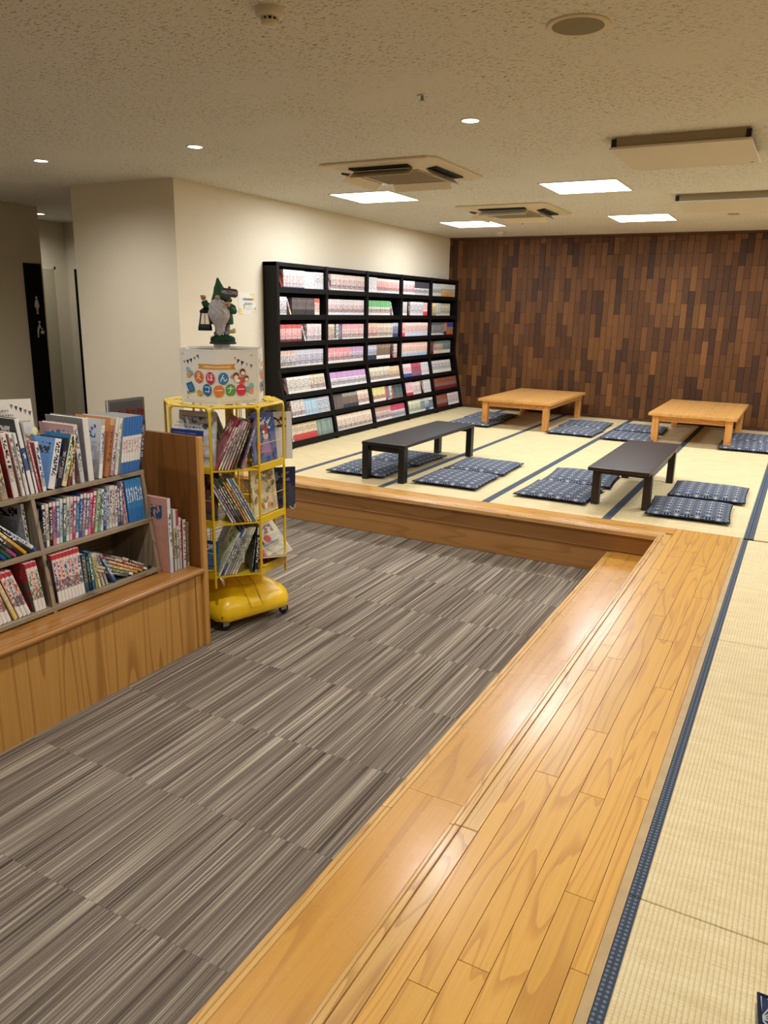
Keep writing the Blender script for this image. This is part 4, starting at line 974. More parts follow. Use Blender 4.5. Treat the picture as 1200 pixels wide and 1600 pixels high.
for i, (c, nm, ti, h) in enumerate(mid2):
    t = .0150; dark = sum(c) < 420
    shelf_book(y, -2.71, .690, t, h, .125, ti, bk(c, (238, 236, 230) if dark else (70, 70, 90), c, None, .1, 0, .5), '%s paperback, %s left of the blue set in the bookcase middle row' % (nm, NUM[len(mid2)-i+1] if i < len(mid2)-1 else 'next'), G2)
    y += t + .0022
shelf_book(2.502, -2.712, .690, .014, .205, .14, -6, bk((150, 130, 150), (220, 210, 220), (140, 120, 140)), 'mauve grey volume standing just left of the blue set, middle row', G2, (160, 146, 162))
for k in range(7):
    shelf_book(2.519+.0142*k, -2.705, .690, .0132, .204, .13, -5.5, bk((64, 140, 206), (232, 240, 244), (52, 126, 200), (60, 136, 204), .32, .12, .0), NUM[k+1] + ' from left of seven bright blue volumes, right end of bookcase middle row', 'bright blue volumes in the bookcase', (60, 130, 196))
# middle row, left compartment: a fan leaning left
G3 = 'books leaning left in the middle row of the grey bookcase'
shelf_book(1.9965, -2.745, .690, .014, .198, .17, -4, bk((230, 228, 216), (40, 40, 44), (226, 224, 214), None, .1, 0, .3), 'upright white book with black lettering against the left upright, middle row', G3, (214, 214, 204))
fan = [((28, 100, 60), 'green-footed'), ((176, 70, 130), 'magenta-footed'), ((30, 26, 30), 'all black'), ((214, 160, 50), 'yellow-footed'), ((30, 28, 32), 'black and white')]
for i, (c, nm) in enumerate([((30, 84, 160), 'blue-footed')] + fan):
    shelf_book(1.852+.0235*i, -2.70, .690, .0145, .215, .15, -44, bk((26, 24, 28), (244, 242, 238), c, (236, 226, 220), .26, .06, .15) if nm != 'yellow-footed' else bk((216, 166, 70), (240, 236, 226), c, (236, 200, 130), .26, .1, .1), '%s book slanting left in the fan, middle row of the grey bookcase' % nm, G3)
shelf_book(1.992, -2.70, .693, .016, .215, .15, -49, bk((226, 230, 234), (60, 90, 150), (52, 100, 180), (232, 234, 236), .08, 0, .2), 'white and blue book lying over the slanting black fan, middle row', G3, (110, 130, 160))
# bottom row
G4 = 'red and white volumes of one set in the grey bookcase'
LB = 'red and white set volume in the bottom row, %s'
def setvol(y, ti, part):
    r_ = br.random(); tint = br.choice([(204, 70, 80), (60, 80, 140), (206, 90, 60), (90, 140, 90)])
    shelf_book(y, -2.663, .448, .0168, .218, .15, ti, bk((240, 228, 224), tint, (242, 240, 236), (204, 62, 76), .24, .10, .95), LB % part, G4, (200, 60, 80))
for k in range(7): setvol(1.705+.0185*k, -12 - k, (NUM[7-k] if k < 6 else 'directly') + ' left of the cream volume')
shelf_book(1.846, -2.663, .448, .0168, .215, .15, -20, bk((236, 222, 176), (206, 190, 140), (236, 208, 120), (226, 214, 170), .24, .08, .2), 'cream yellow volume between red and white ones in the bottom row', G4)
for k in range(3): setvol(1.868+.019*k, -19, NUM[k+1] + ' right of the cream volume')
for k in range(3): setvol(1.946+.0176*k, -8, NUM[3-k] + ' left of the divider')
shelf_book(2.040, -2.672, .448, .012, .20, .14, -4, bk((20, 44, 44), (60, 80, 80), (24, 40, 40)), 'very dark green book against the bottom upright', 'mixed books in the bottom row')
for k in range(8): setvol(2.061+.0176*k, -5, NUM[k+1] + ' right of the divider')
G5 = 'mixed books in the bottom row'
bot = [(2.208, .022, .178, -3, (34, 84, 110), (200, 170, 90), 'petrol blue hardback'), (2.229, .014, .172, -4, (26, 30, 32), (120, 160, 130), 'black'), (2.246, .012, .18, -5, (40, 110, 160), (236, 240, 240), 'blue white-lettered'), (2.262, .011, .165, -7, (150, 176, 110), (80, 90, 50), 'moss green'),
       (2.279, .013, .165, -10, (232, 222, 180), (150, 130, 90), 'cream'), (2.300, .013, .160, -13, (206, 198, 180), (110, 100, 90), 'beige'), (2.320, .012, .155, -15, (180, 184, 186), (90, 90, 96), 'pale grey')]
for y, t, h, ti, c, c2, nm in bot:
    shelf_book(y, -2.668, .448, t, h, .13, ti, bk(c, c2, c, None, .1, 0, .1), '%s book in the bottom row right of the red and white set' % nm, G5)
shelf_book(2.362, -2.662, .448, .016, .168, .13, -26, bk((48, 104, 164), (236, 238, 240), (40, 90, 150), (226, 120, 110), .1, .1, .4), 'blue book slanting left before the flat pile, bottom row', G5, (60, 110, 160))
pile = [((84, 92, 86), 'grey green', .19, -66), ((70, 120, 84), 'green', .22, -65), ((206, 150, 70), 'orange', .21, -64), ((196, 150, 80), 'amber', .22, -63), ((150, 60, 70), 'dark red', .21, -62), ((34, 28, 30), 'black', .20, -62)]
for i, (c, nm, h, ti) in enumerate(pile):
    shelf_book(2.440+.030*i, -2.665, .449, .0128, h, .15, ti, bk(c, (236, 226, 206), (236, 232, 226) if i in (1, 4) else c, (206, 190, 170), .12, .2, .3), '%s book in the slumped pile at the right of the bottom row' % nm, G5)
# books on the counter beside the end panel
G6 = 'books on the counter beside the end panel'
ben = [(2.652, .022, .372, .24, 0, bk((238, 236, 232), (50, 90, 140), (206, 220, 236), (220, 222, 224), .2, .14, .1), (214, 160, 146), 'tall white-spined book with salmon cover'),
       (2.680, .016, .312, .22, 1, bk((186, 176, 130), (90, 80, 60), (200, 206, 190), (226, 220, 220), .2, .3, .6), (190, 190, 180), 'olive and white book'),
       (2.699, .012, .305, .2, 1, bk((232, 226, 224), (60, 90, 60), (206, 214, 220), (176, 40, 60), .2, .26, .7), None, 'white book with a red head'),
       (2.716, .013, .262, .2, 1, bk((236, 234, 230), (150, 60, 50), (180, 200, 216), None, .2, 0, .5), None, 'white narrow book with small print'),
       (2.742, .020, .245, .18, 2, bk((232, 230, 226), (150, 40, 50), (228, 226, 222), None, .0, .0, .1), (170, 60, 60), 'torn white-spined book with red painted cover'),
       (2.768, .014, .225, .17, 2, bk((150, 130, 100), (60, 100, 60), (200, 180, 150), None, .1, 0, .8), None, 'small green and brown book against the end panel')]
for y, t, h, d, ti, cc, cv, nm in ben:
    shelf_book(y, -2.590, .422, t, h, d, ti, cc, nm + ', on the counter end', G6, cv)
# ================================================================== yellow book carousel
RC = Vector((-2.675, 3.218, 0)); PH_M = math.radians(-40.4)
rack = empty('book_carousel', RC); tag(rack, 'yellow wire book carousel on a wheeled moulded base', 'book rack')
# base
bm_ = empty('base', (0, 0, 0), math.radians(-18.7)); bm_.parent = rack
def chsq(h, c): return [(-h+c, -h), (h-c, -h), (h, -h+c), (h, h-c), (h-c, h), (-h+c, h), (-h, h-c), (-h, -h+c)]
m = MB(); rg = [(.230, .05, .060), (.237, .05, .068), (.236, .052, .105), (.228, .055, .140), (.208, .058, .168), (.165, .05, .200), (.105, .035, .236), (.055, .018, .262), (.040, .012, .267)]
v = [(a, b, z) for h, c, z in rg for a, b in chsq(h, c)]; f = []
for i in range(len(rg)-1):
    for k in range(8): f.append((i*8+k, i*8+(k+1) % 8, (i+1)*8+(k+1) % 8, (i+1)*8+k))
f.append(tuple(range(8))[::-1]); f.append(tuple(len(v)-8+k for k in range(8))); m.add(v, f)
for i_ in range(len(m.smooth)-2): m.smooth[i_] = True
m.build('moulded_cover', M_YELLOWB, bm_)
for a, b in ((1, 1), (1, -1), (-1, 1), (-1, -1)):
    cx, cy = a*.188, b*.188
    cs = MB().lathe([(.012, .06), (.012, .046)], 12, 0, Matrix.Translation((cx, cy, 0))).box((cx-.016, cy-.014, .030), (cx-.012, cy+.022, .052)).box((cx+.012, cy-.014, .030), (cx+.016, cy+.022, .052)).box((cx-.016, cy-.014, .048), (cx+.016, cy+.022, .054)).build('caster', M_METAL, bm_)
    MB().lathe([(.006, -.010), (.026, -.010), (.029, -.006), (.029, .006), (.026, .010), (.006, .010)], 20, 0, Matrix.Translation((cx, cy+.012, .0295)) @ Matrix.Rotation(math.pi/2, 4, 'Y')).build('wheel', M_RUBBER, bm_)
MB().lathe([(.004, 0), (.004, .002), (0, .002)], 10, 0, Matrix.Translation((.215, -.213, .09)) @ Matrix.Rotation(math.radians(-45), 4, 'Z') @ Matrix.Rotation(math.pi/2, 4, 'Y')).build('rivet', M_DARK, bm_)
# wire loop lying on the base
lp = [(.10, -.02, .258), (.16, -.045, .215), (.165, -.05, .213)]
Mb = Matrix.Identity(4)
MB().tube([(.085, -.06, .262), (.165, -.052, .218), (.252, -.052, .118), (.253, .022, .116), (.168, .022, .217), (.09, .012, .262)], .0032, 8).tube([(.165, -.052, .219), (.167, .022, .218)], .0032, 8).build('wire_loop', plain('brass_wire', S((216, 176, 50)), .3, .2), bm_)
MB().lathe([(.022, .255), (.022, 1.20)], 16).build('pole', M_YELLOW, rack)
AP, HW = .292, .1205
def Mface(k): return Matrix.Translation((-.021, -.017, 0)) @ Matrix.Rotation(PH_M + k*math.pi/4, 4, 'Z')
levels = [(.885, 1.19), (.605, .87), (.325, .59)]
for k in range(8):
    Mf = Mface(k); spine = (k % 2 == 0); zb = .262 if spine else .352
    pts = [(AP, -HW, zb)]
    pts += [(AP, -HW, 1.175), (AP, -HW+.006, 1.192), (AP, -HW+.02, 1.202), (AP, HW-.02, 1.202), (AP, HW-.006, 1.192), (AP, HW, 1.175), (AP, HW, zb)]
    if not spine: pts[0] = (AP, -HW, zb+.02); pts[-1] = (AP, HW, zb+.02); pts = [(AP, 0, zb), (AP, -HW+.03, zb), (AP, -HW+.006, zb+.008)] + pts + [(AP, HW-.006, zb+.008), (AP, HW-.03, zb), (AP, 0, zb)]
    fr = MB().tube(pts, .0068, 10, 0, False, None, Mf).build('frame', M_YELLOW, rack)
    MB().box((AP-.075, -HW+.012, 1.200), (AP+.006, HW-.012, 1.206), 0, Mf).build('top_plate', M_YELLOW, rack, .002)
    for (z0, z1) in levels:
        zz = z0 if spine else z0+.01
        MB().box((AP-.20 if spine else AP-.05, -HW+.006, zz-.006), (AP+.002, HW-.006, zz), 0, Mf).box((AP-.004, -HW+.004, zz-(.007 if spine else .026)), (AP+.004, HW-.004, zz+(.0 if spine else .012)), 0, Mf).build('pocket_shelf', M_YELLOW, rack, .0015)
        if not spine:
            MB().box((AP-.052, -HW*.82, zz), (AP-.050, HW*.82, zz+.02), 0, Mf).build('pocket_back', M_YELLOW, rack)
            MB().tube([(AP, -HW, zz+.115), (AP, HW, zz+.115)], .0018, 6, 0, False, None, Mf).build('guard_wire', M_YELLOW, rack)
        elif k in (0, 2, 6):
            MB().tube([(AP-.19, -HW+.01, zz+.115), (AP-.19, HW-.01, zz+.115)], .0018, 6, 0, False, None, Mf).build('guard_wire', M_YELLOW, rack)
    for s in (-1, 1):
        if spine: MB().tube([(AP-.19, s*(HW-.01), .33), (AP-.19, s*(HW-.01), 1.198)], .0025, 6, 0, False, None, Mf).build('guard_wire', M_YELLOW, rack)
MT = Matrix.Translation(RC)
def rbook(face, y, z, t, h, d, tilt, cc, lab, cover=None, rad=AP-.006):
    """book in a spine-out pocket"""
    th = math.radians(tilt)
    M = MT @ Mface(face) @ Matrix.Translation((rad, y, z + t/2*abs(math.sin(th)) + .0008)) @ Matrix.Rotation(-th, 4, 'X') @ Matrix.Translation((0, -t/2, 0))
    return book('picture_book', t, h, d, cc, M, lab, 'picture books on the yellow carousel', cover=cover)
def fbook(face, y, z, t, h, wd, cc, lab, cover, lean=6, roll=0, rad=AP-.045):
    """book in a face-out pocket, front cover outwards"""
    M = MT @ Mface(face) @ Matrix.Translation((rad, y-wd/2, z+.0008)) @ Matrix.Rotation(math.radians(-lean), 4, 'Y') @ Matrix.Rotation(math.radians(-roll), 4, 'X') @ Matrix.Rotation(-math.pi/2, 4, 'Z')
    return book('picture_book', t, h, wd, cc, M, lab, 'picture books on the yellow carousel', cover=cover)
# nearest pocket column
ft = [((176, 40, 66), 'crimson', .0095, .285), ((232, 226, 228), 'white', .009, .235), ((214, 206, 190), 'cream', .009, .245), ((206, 180, 190), 'pale rose', .009, .26), ((226, 224, 222), 'off-white', .008, .26), ((150, 120, 80), 'brown', .008, .255), ((110, 90, 76), 'dark brown', .008, .25)]
for i, (c, nm, t, h) in enumerate(ft):
    rbook(0, -.098+.0155*i, .885, t, h, .19, 25 - i*.6, bk(c, (60, 40, 50) if sum(c) > 450 else (240, 230, 230), jit(c, br, 30), jit(c, br, 30), .2, .1, .4), '%s picture book, %s from left in the carousel top front pocket' % (nm, NUM[i+1]), jit(c, br, 20))
rbook(0, .035, .885, .009, .262, .19, 19, bk((206, 210, 220), (90, 110, 170), (196, 130, 160), (120, 150, 180), .25, .2, .9), 'lilac picture book last on the right in the top front pocket', (196, 150, 180))
fm = [((226, 222, 216), 'white', .009, .205), ((170, 190, 210), 'pale blue', .009, .255), ((130, 30, 50), 'dark red', .009, .265), ((46, 110, 90), 'green', .010, .265), ((40, 40, 46), 'black', .009, .26), ((214, 120, 50), 'orange', .009, .24), ((226, 210, 120), 'yellow', .008, .235), ((236, 232, 230), 'white', .009, .262), ((120, 130, 180), 'violet blue', .009, .262), ((196, 214, 206), 'mint', .009, .262)]
for i, (c, nm, t, h) in enumerate(fm):
    rbook(0, -.022+.0138*i, .605, t, h, .19, -27, bk(c, (60, 50, 60) if sum(c) > 450 else (240, 236, 230), jit(c, br, 30), jit(c, br, 30), .15, .1, .4), '%s picture book, %s from left in the carousel middle front pocket' % (nm, NUM[i+1]), jit(c, br, 25))
fb = [((226, 218, 200), 'cream', .009, .25), ((46, 84, 150), 'blue', .010, .265), ((216, 216, 210), 'pale grey', .009, .27), ((170, 176, 150), 'sage', .009, .275), ((196, 196, 180), 'stone grey', .009, .275), ((226, 224, 216), 'white', .009, .27), ((220, 220, 200), 'ivory', .009, .27)]
for i, (c, nm, t, h) in enumerate(fb):
    rbook(0, -.100+.0142*i, .325, t, h, .19, 27-i*.5, bk(c, (60, 60, 60) if sum(c) > 450 else (240, 236, 230), jit(c, br, 20), jit(c, br, 20), .1, .1, .3), '%s picture book, %s from left in the carousel bottom front pocket' % (nm, NUM[i+1]), jit(c, br, 20))
rbook(0, .070, .325, .007, .20, .19, 8, bk((30, 50, 50), (160, 170, 170), (30, 46, 50)), 'thin dark teal book near the right of the bottom front pocket')
rbook(0, .094, .325, .017, .245, .19, 5, bk((24, 24, 34), (226, 222, 222), (150, 160, 180), (200, 206, 212), .06, .16, .1), 'black book with white lettering in the bottom front pocket', (26, 26, 36))
# right face, covers outwards
o = fbook(1, .002, .897, .009, .268, .225, bk((60, 84, 150), (220, 220, 240)), 'blue picture book with a fox in a lilac dress on the carousel', (54, 78, 146), 8, 5)
p = Print(); PX = .0
p.poly([(.07, .06), (.175, .06), (.19, .085), (.15, .13), (.11, .13), (.075, .09)], S((140, 120, 170))); p.poly([(.07, .058), (.18, .058), (.182, .066), (.068, .066)], S((206, 110, 120)))
p.ell(.128, .145, .026, .018, S((206, 190, 170))); p.ell(.125, .175, .026, .022, S((176, 84, 50))); p.poly([(.105, .185), (.108, .21), (.12, .195)], S((176, 84, 50))); p.poly([(.132, .195), (.145, .21), (.147, .185)], S((176, 84, 50)))
p.ell(.108, .166, .012, .008, S((240, 230, 216))); p.ell(.055, .095, .024, .022, S((190, 50, 44))); p.ell(.055, .122, .014, .013, S((196, 120, 80))); p.ell(.05, .07, .02, .014, S((60, 60, 80))); p.strokes(.09, .13, .03, .006, S((20, 26, 60)), 5)
def coverM(o_t, wd): return frame((-wd, o_t+.0003, 0), (1, 0, 0), (0, 0, 1))
def cover_print(p, o, t, wd):
    # plane on the +y face: seen from outside, right runs towards -x of the book
    p.build('cover_picture', o, frame((0, t, 0), (-1, 0, 0), (0, 0, 1)))
cover_print(p, o, .009, .225)
o = fbook(1, -.004, .617, .012, .255, .228, bk((226, 214, 176), (150, 130, 90)), 'cream picture book strewn with painted mice and leaves on the carousel', (232, 220, 180), 6, 0)
p = Print(); q = random.Random(4)
for k in range(26):
    c = q.choice([(196, 130, 80), (120, 150, 120), (150, 120, 90), (110, 140, 150), (206, 150, 100), (130, 130, 80)])
    p.ell(q.uniform(.02, .205), q.uniform(.03, .235), q.uniform(.008, .022), q.uniform(.006, .014), S(c), 10, q.uniform(0, 3))
for k in range(8): a, b = q.uniform(.02, .17), q.uniform(.03, .23); p.poly([(a, b), (a+.04, b+.008), (a+.04, b+.0105), (a, b+.0025)], S((120, 100, 70)))
cover_print(p, o, .012, .228)
o = fbook(1, .09, .339, .010, .22, .30, bk((206, 196, 160), (120, 60, 60)), 'wide ochre picture book sticking out of the low right pocket', (196, 188, 158), 40, 0, AP-.03)
p = Print(); p.rect(.005, .005, .05, .215, S((170, 50, 60))); p.rect(.05, .02, .07, .215, S((196, 80, 84))); p.rect(.09, .075, .24, .095, S((110, 130, 140))); p.ell(.16, .12, .03, .022, S((200, 70, 60))); p.ell(.10, .11, .01, .014, S((60, 60, 60))); p.strokes(.10, .22, .025, .008, S((120, 90, 60)), 8)
cover_print(p, o, .010, .30)
rbook(2, -.07, .897-.01, .018, .255, .21, 3, bk((232, 232, 230), (60, 60, 64), (226, 226, 226), (220, 220, 216), .1, .0, .0), 'white book with two small barcodes jutting out behind the fox book', (228, 228, 226), AP+.06)
rbook(2, -.03, .887, .012, .29, .2, 3, bk((150, 140, 90), (70, 70, 50)), 'olive book seen above the white barcode book', (150, 140, 96), AP+.02)
rbook(2, -.06, .605, .014, .235, .22, -3, bk((38, 44, 84), (120, 130, 170)), 'dark navy book jutting out at the middle right of the carousel', (34, 40, 80), AP+.075)
rbook(2, -.06, .325, .012, .21, .24, -72, bk((206, 180, 120), (110, 80, 50), (176, 50, 60)), 'tan book lying flat at the low right of the carousel', (200, 176, 120), AP+.04)
MB().tube([(AP+.03, -.118, .63), (AP+.045, -.118, .615), (AP+.058, -.118, .622), (AP+.06, -.118, .64)], .0025, 8, 0, False, None, Mface(2)).build('hook', M_WHITE, rack)
# left face
o = fbook(-1, 0, .897, .008, .275, .23, bk((214, 216, 218), (90, 90, 100)), 'white picture book with a navy panel and small print on the carousel', (212, 214, 216), 6, 0)
p = Print(); nv = S((34, 52, 120))
for k in range(4): p.strokes(.02, .20, .245-.016*k, .007, S((110, 112, 120)), 60+k, .9)
p.rect(.015, .13, .215, .185, nv)
for k in range(3): p.strokes(.03, .18, .165-.013*k, .006, S((150, 160, 200)), 70+k, .7)
p.strokes(.1, .19, .085, .007, S((100, 100, 110)), 75); p.rect(.165, .05, .21, .066, S((60, 60, 66))); p.rect(.165, .022, .21, .038, S((60, 60, 66)))
cover_print(p, o, .008, .23)
o = fbook(-1, 0, .617, .010, .26, .232, bk((60, 40, 44), (150, 120, 120)), 'dark picture book densely speckled with red on the carousel', (70, 56, 58), 6, 0)
p = Print()
for k in range(150):
    p.ell(q.uniform(.01, .22), q.uniform(.01, .25), q.uniform(.002, .006), q.uniform(.002, .006), S(q.choice([(170, 40, 50), (190, 180, 170), (120, 110, 110), (200, 70, 70), (60, 70, 60)])), 6)
p.build('cover_picture', o, frame((0, .010, 0), (-1, 0, 0), (0, 0, 1)), .00001)
o = fbook(-1, .06, .337, .010, .16, .10, bk((40, 100, 160), (230, 230, 230)), 'small blue book in the lower left pocket of the carousel', (44, 104, 164), 6, 0)
o = fbook(-1, -.05, .337, .012, .2, .12, bk((110, 60, 60), (230, 230, 230)), 'small dark red book in the lower left pocket of the carousel', (120, 66, 70), 6, 0)
for i, c in enumerate(((120, 200, 190), (60, 66, 60), (200, 196, 180))):
    rbook(4, -.06+.03*i, .885, .012, .25, .18, 20, bk(c, (60, 60, 60)), '%s book seen through the carousel in its rear top pocket' % ['turquoise', 'dark grey', 'beige'][i], c)
for i, c in enumerate(((90, 70, 50), (70, 80, 80), (150, 130, 110), (60, 50, 50))):
    rbook(4, -.07+.03*i, .325, .010, .24, .18, -24, bk(c, (180, 180, 160)), '%s book seen through the carousel in its rear bottom pocket' % ['brown', 'slate', 'tan', 'dark brown'][i], c)
# ================================================================== hexagonal display box with the picture-book corner sign
HWD = .228; HAP = HWD*.8660254; BZ0, BZ1 = 1.2075, 1.478
boxo = empty('display_box', RC + Vector((-.021, -.017, BZ0))); tag(boxo, 'white six-sided card box with children picture-book sign on the carousel', 'box')
PH_B = math.radians(-28)
M_CARD = plain('white_card', S((224, 220, 210)), .5, 0, .3, .03)
for k in range(6):
    Mk = Matrix.Rotation(PH_B + k*math.pi/3, 4, 'Z')
    MB().box((HAP-.003, -HWD/2, 0), (HAP, HWD/2, BZ1-BZ0), 0, Mk).build('side_panel', M_CARD, boxo, .0008)
    MB().box((HAP-.014, -HWD/2+.004, BZ1-BZ0-.012), (HAP-.003, HWD/2-.004, BZ1-BZ0-.009), 0, Mk).build('rim_flap', M_CARD, boxo)
hexp = [(HAP/.8660254*.97*math.cos(PH_B+math.pi/6+k*math.pi/3), HAP/.8660254*.97*math.sin(PH_B+math.pi/6+k*math.pi/3)) for k in range(6)]
MB().prism(hexp, 0, .004).build('floor_panel', M_CARD, boxo)
MB().box((-.03, -.03, .004), (.03, .03, 1.4985-BZ0)).build('centre_post', M_CARD, boxo, .001)
def su(u): return (u-25)/405*HWD if u < 430 else HWD + (u-430)/580*HWD
def zv(v): return (BZ1-BZ0) - (v-45)/690*(BZ1-BZ0)
def poster():
    p = Print(); P_ = lambda pts: [(su(a), zv(b)) for a, b in pts]
    gy = S((176, 174, 166))
    p.rect(su(60), zv(695), su(965), zv(80), S((226, 223, 214)))
    for a, b in ((60, 110), (915, 115), (100, 665), (945, 688)): p.rect(su(a)-.008, zv(b)-.006, su(a)+.008, zv(b)+.006, S((200, 198, 190)))
    for pts, c in (([(65, 200), (95, 195), (80, 235)], (170, 120, 110)), ([(100, 190), (132, 180), (122, 240)], (44, 50, 84)), ([(135, 175), (168, 162), (160, 220)], (40, 44, 76)), ([(178, 155), (204, 140), (205, 182)], (120, 112, 120)), ([(215, 125), (240, 112), (248, 166)], (70, 70, 96)),
                   ([(672, 125), (708, 140), (680, 178)], (206, 160, 96)), ([(716, 160), (756, 170), (714, 220)], (52, 58, 110)), ([(766, 182), (812, 195), (775, 245)], (46, 54, 104)), ([(832, 212), (866, 218), (846, 258)], (180, 140, 110)), ([(888, 228), (930, 236), (908, 284)], (110, 112, 126))):
        p.poly(P_(pts), S(c))
    og = S((214, 158, 60))
    p.poly(P_([(228, 228), (290, 228), (290, 285), (232, 285), (246, 256)]), S((196, 140, 50))); p.poly(P_([(630, 224), (690, 222), (672, 256), (698, 292), (630, 290)]), S((196, 140, 50)))
    p.rect(su(270), zv(290), su(640), zv(224), og); p.strokes(su(300), su(605), zv(270), .009, S((246, 238, 220)), 17, 1)
    rw = (zv(0)-zv(78)); 
    def disc(u, v, c, ch, ru=None):
        x = su(u); rad = .0295
        p.ell(x, zv(v), rad*.93, rad, S(c), 28); p.text(ch, x, zv(v), .042, S((248, 246, 240)))
    disc(240, 388, (206, 110, 46), 'え'); disc(368, 398, (196, 44, 66), 'ほ'); disc(520, 402, (54, 120, 180), 'ん')
    disc(330, 550, (46, 104, 158), 'コ'); disc(458, 560, (214, 124, 66), 'ー'); disc(612, 550, (80, 150, 80), 'ナ'); disc(758, 552, (206, 56, 80), 'ー')
    tl, bl, ob = S((140, 186, 182)), S((120, 166, 196)), S((226, 150, 84))
    for a, b, r_, c in ((120, 300, .011, tl), (160, 345, .010, bl), (125, 370, .012, ob), (900, 505, .014, tl), (850, 545, .012, bl), (898, 572, .012, ob)): p.ell(su(a), zv(b), r_, r_*1.08, c)
    p.poly(P_([(830, 640), (846, 605), (850, 606), (834, 642)]), S((120, 120, 120)))
    p.poly(P_([(95, 485), (160, 455), (195, 570), (130, 600)]), S((40, 90, 140))); p.poly(P_([(112, 500), (155, 480), (178, 560), (136, 580)]), S((70, 124, 170))); p.poly(P_([(100, 590), (112, 585), (128, 618), (118, 622)]), S((50, 60, 80))); p.poly(P_([(215, 575), (245, 550), (278, 580), (272, 610), (240, 636), (216, 610)]), S((190, 160, 70)))
    br_, sk, rs = S((120, 62, 40)), S((244, 214, 186)), S((196, 80, 76))
    for a, b, r_, g in ((782, 325, .016, 1), (690, 375, .017, 1), (832, 405, .013, 1)):
        p.ell(su(a), zv(b), r_, r_*1.1, br_); p.ell(su(a)+(.001), zv(b)-.006, r_*.72, r_*.62, sk)
    p.poly(P_([(735, 385), (800, 390), (812, 460), (730, 465)]), rs); p.poly(P_([(660, 410), (740, 420), (745, 445), (690, 462)]), S((240, 236, 230)))
    for a, b, c_, d_ in ((612, 378, 636, 390), (628, 352, 644, 372), (630, 402, 646, 394)): p.poly(P_([(a, b), (c_, d_), (c_-3, d_+8), (a-3, b+8)]), S((60, 50, 50)))
    return p
def folder(k0):
    def fold(v):
        k = k0 + (1 if v.x > HWD else 0); s = v.x - (HWD if v.x > HWD else 0)
        return Matrix.Rotation(PH_B + k*math.pi/3, 4, 'Z') @ Vector((HAP+v.z, s-HWD/2, v.y))
    return fold
for k0 in (-1, 1):
    poster().build('printed_poster', boxo, Matrix.Identity(4), .00006, folder(k0), (HWD,))
# ================================================================== garden gnome
gn = empty('garden_gnome', RC + Vector((-.016, -.013, 1.4985)), math.radians(39.7)); tag(gn, 'bearded garden gnome in a green hat holding a lantern and welcome sign', 'figurine')
U_ = .000285
def gx(u): return (u-450)*U_
def gz(v): return (1240-v)*U_
M_GREEN = plain('gnome_green', S((28, 74, 40)), .6, 0, .3, .25, 60); M_GRASS = plain('gnome_grass', S((26, 58, 36)), .8, 0, .2, .4, 200)
M_BEARD = plain('gnome_beard', S((176, 172, 170)), .6, 0, .3, .18, 70); M_SKIN = plain('gnome_skin', S((196, 150, 112)), .55)
M_SIGNB = plain('gnome_sign_board', S((70, 66, 70)), .6, 0, .3, .2, 60); M_TROU = plain('gnome_trousers', S((120, 118, 122)), .7)
MB().lathe([(.0, 0), (.068, 0), (.069, .006), (.064, .011), (0, .011)], 28).build('stand', M_DARK, gn)
gr = MB().lathe([(.062, .010), (.064, .022), (.058, .034), (.045, .042), (0, .046)], 28); q = random.Random(9)
for k in range(110):
    a = q.uniform(0, 6.28); r_ = .061; z = q.uniform(.012, .03); d_ = Vector((math.cos(a), math.sin(a), 0)); t_ = Vector((-math.sin(a), math.cos(a), 0))
    c = d_*r_ + Vector((0, 0, z)); gr.add([c-t_*.0022, c+t_*.0022, c+d_*q.uniform(.003, .007)+Vector((0, 0, q.uniform(.008, .014)))], [(0, 1, 2)])
gr.build('grass_mound', M_GRASS, gn)
for u in (345, 520):
    MB().blob((gx(u), -.022, gz(1055)), (.016, .027, .013), 14, 8).build('boot', M_TROU, gn)
for u in (380, 520):
    MB().tube([(gx(u), 0, gz(1060)), (gx(u)*.9, 0, gz(860))], [.017, .021], 14).build('trouser_leg', M_TROU, gn)
MB().lathe([(.056, gz(895)), (.060, gz(870)), (.058, gz(760)), (.050, gz(600)), (.036, gz(500)), (.0, gz(470))], 24, 0, Matrix.Translation((gx(440), .006, 0)) @ Matrix.Diagonal((1, .82, 1, 1))).build('coat', M_GREEN, gn)
# beard: rippled shell in front of the coat
m = MB(); v = []; f = []; nu, nv_ = 26, 26
hw = [(430, 10), (470, 90), (560, 165), (680, 185), (780, 175), (860, 130), (930, 95), (1000, 75), (1060, 60), (1095, 15)]; cxs = [(430, 378), (560, 395), (700, 402), (860, 400), (1000, 415), (1095, 395)]
def itp(tab, x):
    for (a, b), (c, d_) in zip(tab, tab[1:]):
        if x <= c: return b + (d_-b)*(x-a)/(c-a)
    return tab[-1][1]
for i in range(nv_+1):
    vv = 430 + (1095-430)*i/nv_; w_ = itp(hw, vv)*U_; c = gx(itp(cxs, vv))
    for k in range(nu+1):
        a = -math.pi/2*1.05 + math.pi*1.05*k/nu
        rp = 1 + .07*math.sin(9*a + 5*math.sin(i*.42)) + .04*math.sin(17*a - i*.6)
        v.append((c + w_*math.sin(a)*rp, -.012 - (.018 + w_*.75)*max(math.cos(a), 0)*rp - (.02 if vv > 500 else .012), gz(vv)))
for i in range(nv_):
    for k in range(nu): f.append((i*(nu+1)+k, (i+1)*(nu+1)+k, (i+1)*(nu+1)+k+1, i*(nu+1)+k+1))
b0 = len(v); v.append((gx(395), .012, gz(700)))
ring = [k for k in range(nu+1)] + [i*(nu+1)+nu for i in range(1, nv_+1)] + [nv_*(nu+1)+k for k in range(nu-1, -1, -1)] + [i*(nu+1) for i in range(nv_-1, 0, -1)]
for a, b in zip(ring, ring[1:]+ring[:1]): f.append((b, a, b0))
m.add(v, f, 0, None, None, None, True); m.build('beard', M_BEARD, gn)
